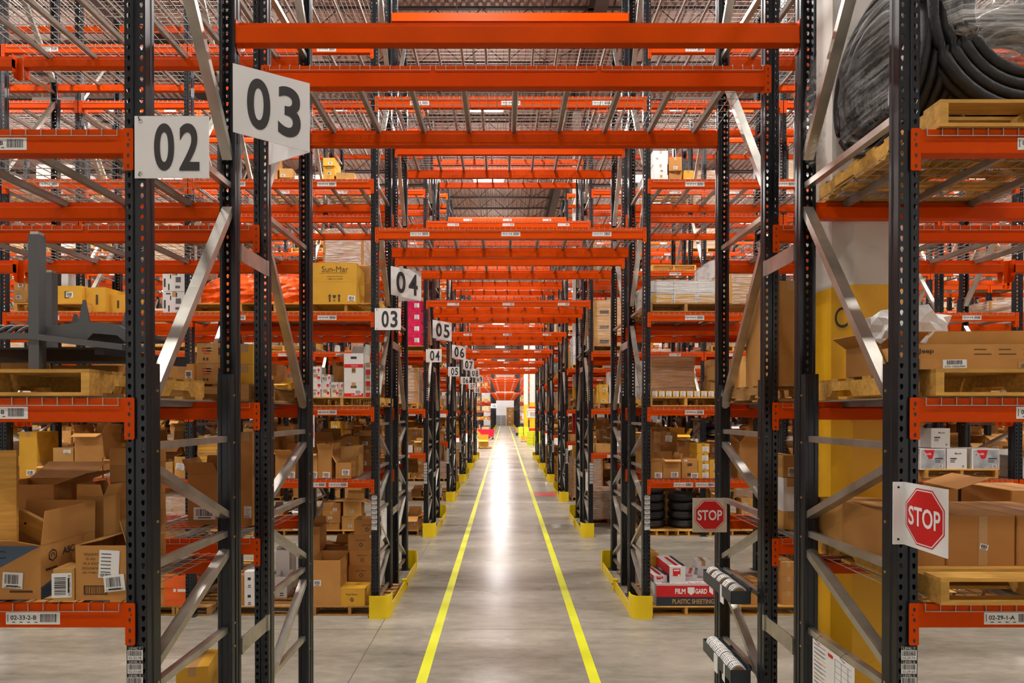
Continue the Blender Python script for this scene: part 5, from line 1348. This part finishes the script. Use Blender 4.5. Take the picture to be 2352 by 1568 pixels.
for j, (x, y, n_) in enumerate(((2.45, 52.6, 5), (2.1, 69.2, 5))):
    for i in range(n_):
        for q in range(2):
            m_ = MB(); m_.prism([(-0.24, 0), (0.24, 0), (0.27, 0.225), (-0.27, 0.225)], -0.3, 0.3, 'limebox', 'y'); m_.box(-0.29, 0.29, -0.32, 0.32, 0.205, 0.228, 'limebox')
            tag(m_.build('plastic_tote', loc=(x+(q-0.5)*0.59, y, 0.0+i*0.23)), 'lime yellow plastic tote, %s up, %s column, %s column foot' % (ORD[i+1], ('left', 'right')[q], ('nearer', 'farther')[j]), 'tote', 'lime totes stacked by the columns')
pallet(2.0, 58.0, 0, 'wood0', label='floor pallet right of the walkway before the pallet truck')
for i, (x, w_, h) in enumerate(((1.75, 0.35, 0.5), (2.15, 0.3, 0.35), (2.45, 0.3, 0.4))): carton(x, 58.1, PH, w_, 0.5, h, 'cardgold', False, label='golden carton, %s from the left, on the small floor pallet right of walkway' % ORD[i+1])
def truck():
    e = put('pallet_truck', None, loc=(1.9, 74, 0))
    m_ = MB(); m_.box(-0.60, 0.0, -0.7, 0.5, 0.10, 0.32, 'dark'); m_.build('base', e)
    m_ = MB(); m_.box(-0.58, 0.12, -0.5, 0.4, 0.34, 0.95, 'tape'); m_.build('load_box', e)
    m_ = MB(); m_.box(0.12, 0.62, -0.6, 0.5, 0.10, 1.15, 'slate'); m_.box(-0.1, 0.6, -0.3, 0.3, 1.15, 1.45, 'dark'); m_.build('power_unit', e)
    for x in (-0.45, 0.4): m_ = MB(); m_.lathe([(0, -0.05), (0.11, -0.05), (0.11, 0.05), (0, 0.05)], 'rubber', 14, T(x, -0.62, 0.11, rx=R(90))); m_.build('wheel', e)
    m_ = MB(); m_.tube([(0.3, 0, 1.4), (0.1, -0.2, 1.65), (0.45, -0.2, 1.75)], 0.03, 'yellow', 6); m_.build('control_handle', e)
    tag(e, 'grey and black pallet truck parked at the far right of the walkway', 'pallet truck')
truck()
m_ = MB(); m_.box(-0.44, 0.44, 0, 0.03, -0.38, 0.38, 'white')
for i, kk in enumerate(('red', 'line', 'red', 'slate', 'slate', 'slate')): m_.rect(-0.2 if i > 1 else -0.3, 0.4, 0.22-i*0.10, 0.27-i*0.10, -0.002, kk)
m_.rect(-0.38, -0.34, -0.3, 0.3, -0.002, 'ink')
tag(m_.build('notice_board', loc=(2.35, 53.40, 2.72)), 'white board with red and grey lines fixed to the far column', 'board')
for j in range(2):
    for i in range(3): carton(0.95+j*1.15, WALL_Y-3.2, 0.02+i*1.26, 1.12, 1.1, 1.24, 'card0', False, 0, [(0.2, 0.55, 0.3, 0.25, 'text', 0)], label='large brown carton, %s from bottom, %s column, against the far end wall' % (ORD[i+1], ('left', 'right')[j]))
for j in range(2):
    for i in range(2): load(-1.3+j*1.08, WALL_Y-3.2, 0.02+i*1.06, 1.02, 1.0, 1.04, 'silver', None, 1, 4, label='grey wrapped block, %s, %s column, against the far end wall' % (('lower', 'upper')[i], ('left', 'right')[j]))
load((1106+10-1159)*rowy(15)/F, rowy(15)+0.1, LV[2], 1.1, 1.0, 1.1, 'silver', None, 1, 3, label='silver wrapped load on the third shelf of the far rack, left of walkway')

# ------------------------------------------------------------------ turn the goods lists into objects
def emit(recs, parts_of, cat, stuff_name, stuff_label, group, look, small, keep=298):
    recs = sorted([r for r in recs if r['a'] > 3], key=lambda r: -r['a'])
    rest = MB(); seen = set()
    for n_, r in enumerate(recs):
        ps = parts_of(r)
        if n_ < keep:
            one = r['a'] < small
            if one:
                m_ = MB()
                for _, p in ps:
                    for fi, f in enumerate(p.f): pass
                    off = len(m_.v); m_.v.extend(p.v); m_.f.extend([tuple(a+off for a in f) for f in p.f]); m_.m.extend([m_.mi(p.mats[i]) for i in p.m])
                root = m_.build(r.get('name', cat), loc=(r['x'], r['y'], r['z']), rot=(0, 0, r['rz']))
            else:
                root = ps[0][1].build(r.get('name', cat), loc=(r['x'], r['y'], r['z']), rot=(0, 0, r['rz']))
                for nm, p in ps[1:]: p.build(nm, root)
            lab = r['label'] or (look(r) + ', ' + r['pos'])
            assert len(lab.split()) <= 16, lab
            tag(root, lab, r.get('cat', cat.replace('cardboard_', '').replace('_', ' ')), r.get('group') or group)
        else:
            mt = T(r['x'], r['y'], r['z'], rz=r['rz'])
            for _, p in ps:
                off = len(rest.v); rest.v.extend([tuple(mt @ Vector(v)) for v in p.v]); rest.f.extend([tuple(a+off for a in f) for f in p.f]); rest.m.extend([rest.mi(p.mats[i]) for i in p.m])
    if rest.v: tag(rest.build(stuff_name), stuff_label, cat.replace('cardboard_', '').replace('_', ' '), kind='stuff')
emit(GOODS, carton_parts, 'cardboard_carton', 'cardboard_cartons', 'many small cartons on the shelves of the farther racks', 'cardboard cartons on the racks',
     lambda r: '%s %s carton' % ('open' if r['open'] else 'closed', COLN.get(r['c'], 'brown')), 900)
def pallet_parts(r):
    top, strs, bot = PG[r['key']][3]
    return [('top', top)] + [('stringer', s) for s in strs] + [('bottom_boards', bot)]
for r in PALLETS: r['name'] = 'wooden_pallet'
PALLETS.sort(key=lambda r: -r['a'])
rest = MB()
for n_, r in enumerate([p for p in PALLETS if p['a'] > 3]):
    if n_ < 298:
        me, sm, bm_, _ = PG[r['key']]
        o = put('wooden_pallet', me, loc=(r['x'], r['y'], r['z']), rot=(0, 0, r['rz']))
        for s in sm: put('stringer', s, o)
        put('bottom_boards', bm_, o)
        lab = r['label'] or ('%s wooden pallet, ' % ('pale' if r['key'] == 'wood0' else 'brown') + r['pos'])
        assert len(lab.split()) <= 16, lab
        tag(o, lab, 'pallet', 'wooden pallets on the racks')
    else:
        mt = T(r['x'], r['y'], r['z'], rz=r['rz'])
        for _, p in pallet_parts(r): rest.add([tuple(mt @ Vector(v)) for v in p.v], p.f, r['key'])
if rest.v: tag(rest.build('wooden_pallets'), 'small wooden pallets on the farther racks', 'pallet', kind='stuff')
for r in LOADS: r['name'] = r.get('name') or 'pallet_load'; r['cat'] = 'wrapped load' if r['film'] else 'carton stack'
emit(LOADS, load_parts, 'pallet_load', 'pallet_loads', 'small distant pallet loads on the farther racks', 'pallet loads on the racks',
     lambda r: ('wrapped %s load' % COLN.get(r['c'], 'brown')) if r['film'] else 'square %s load' % COLN.get(r['c'], 'brown'), 400)
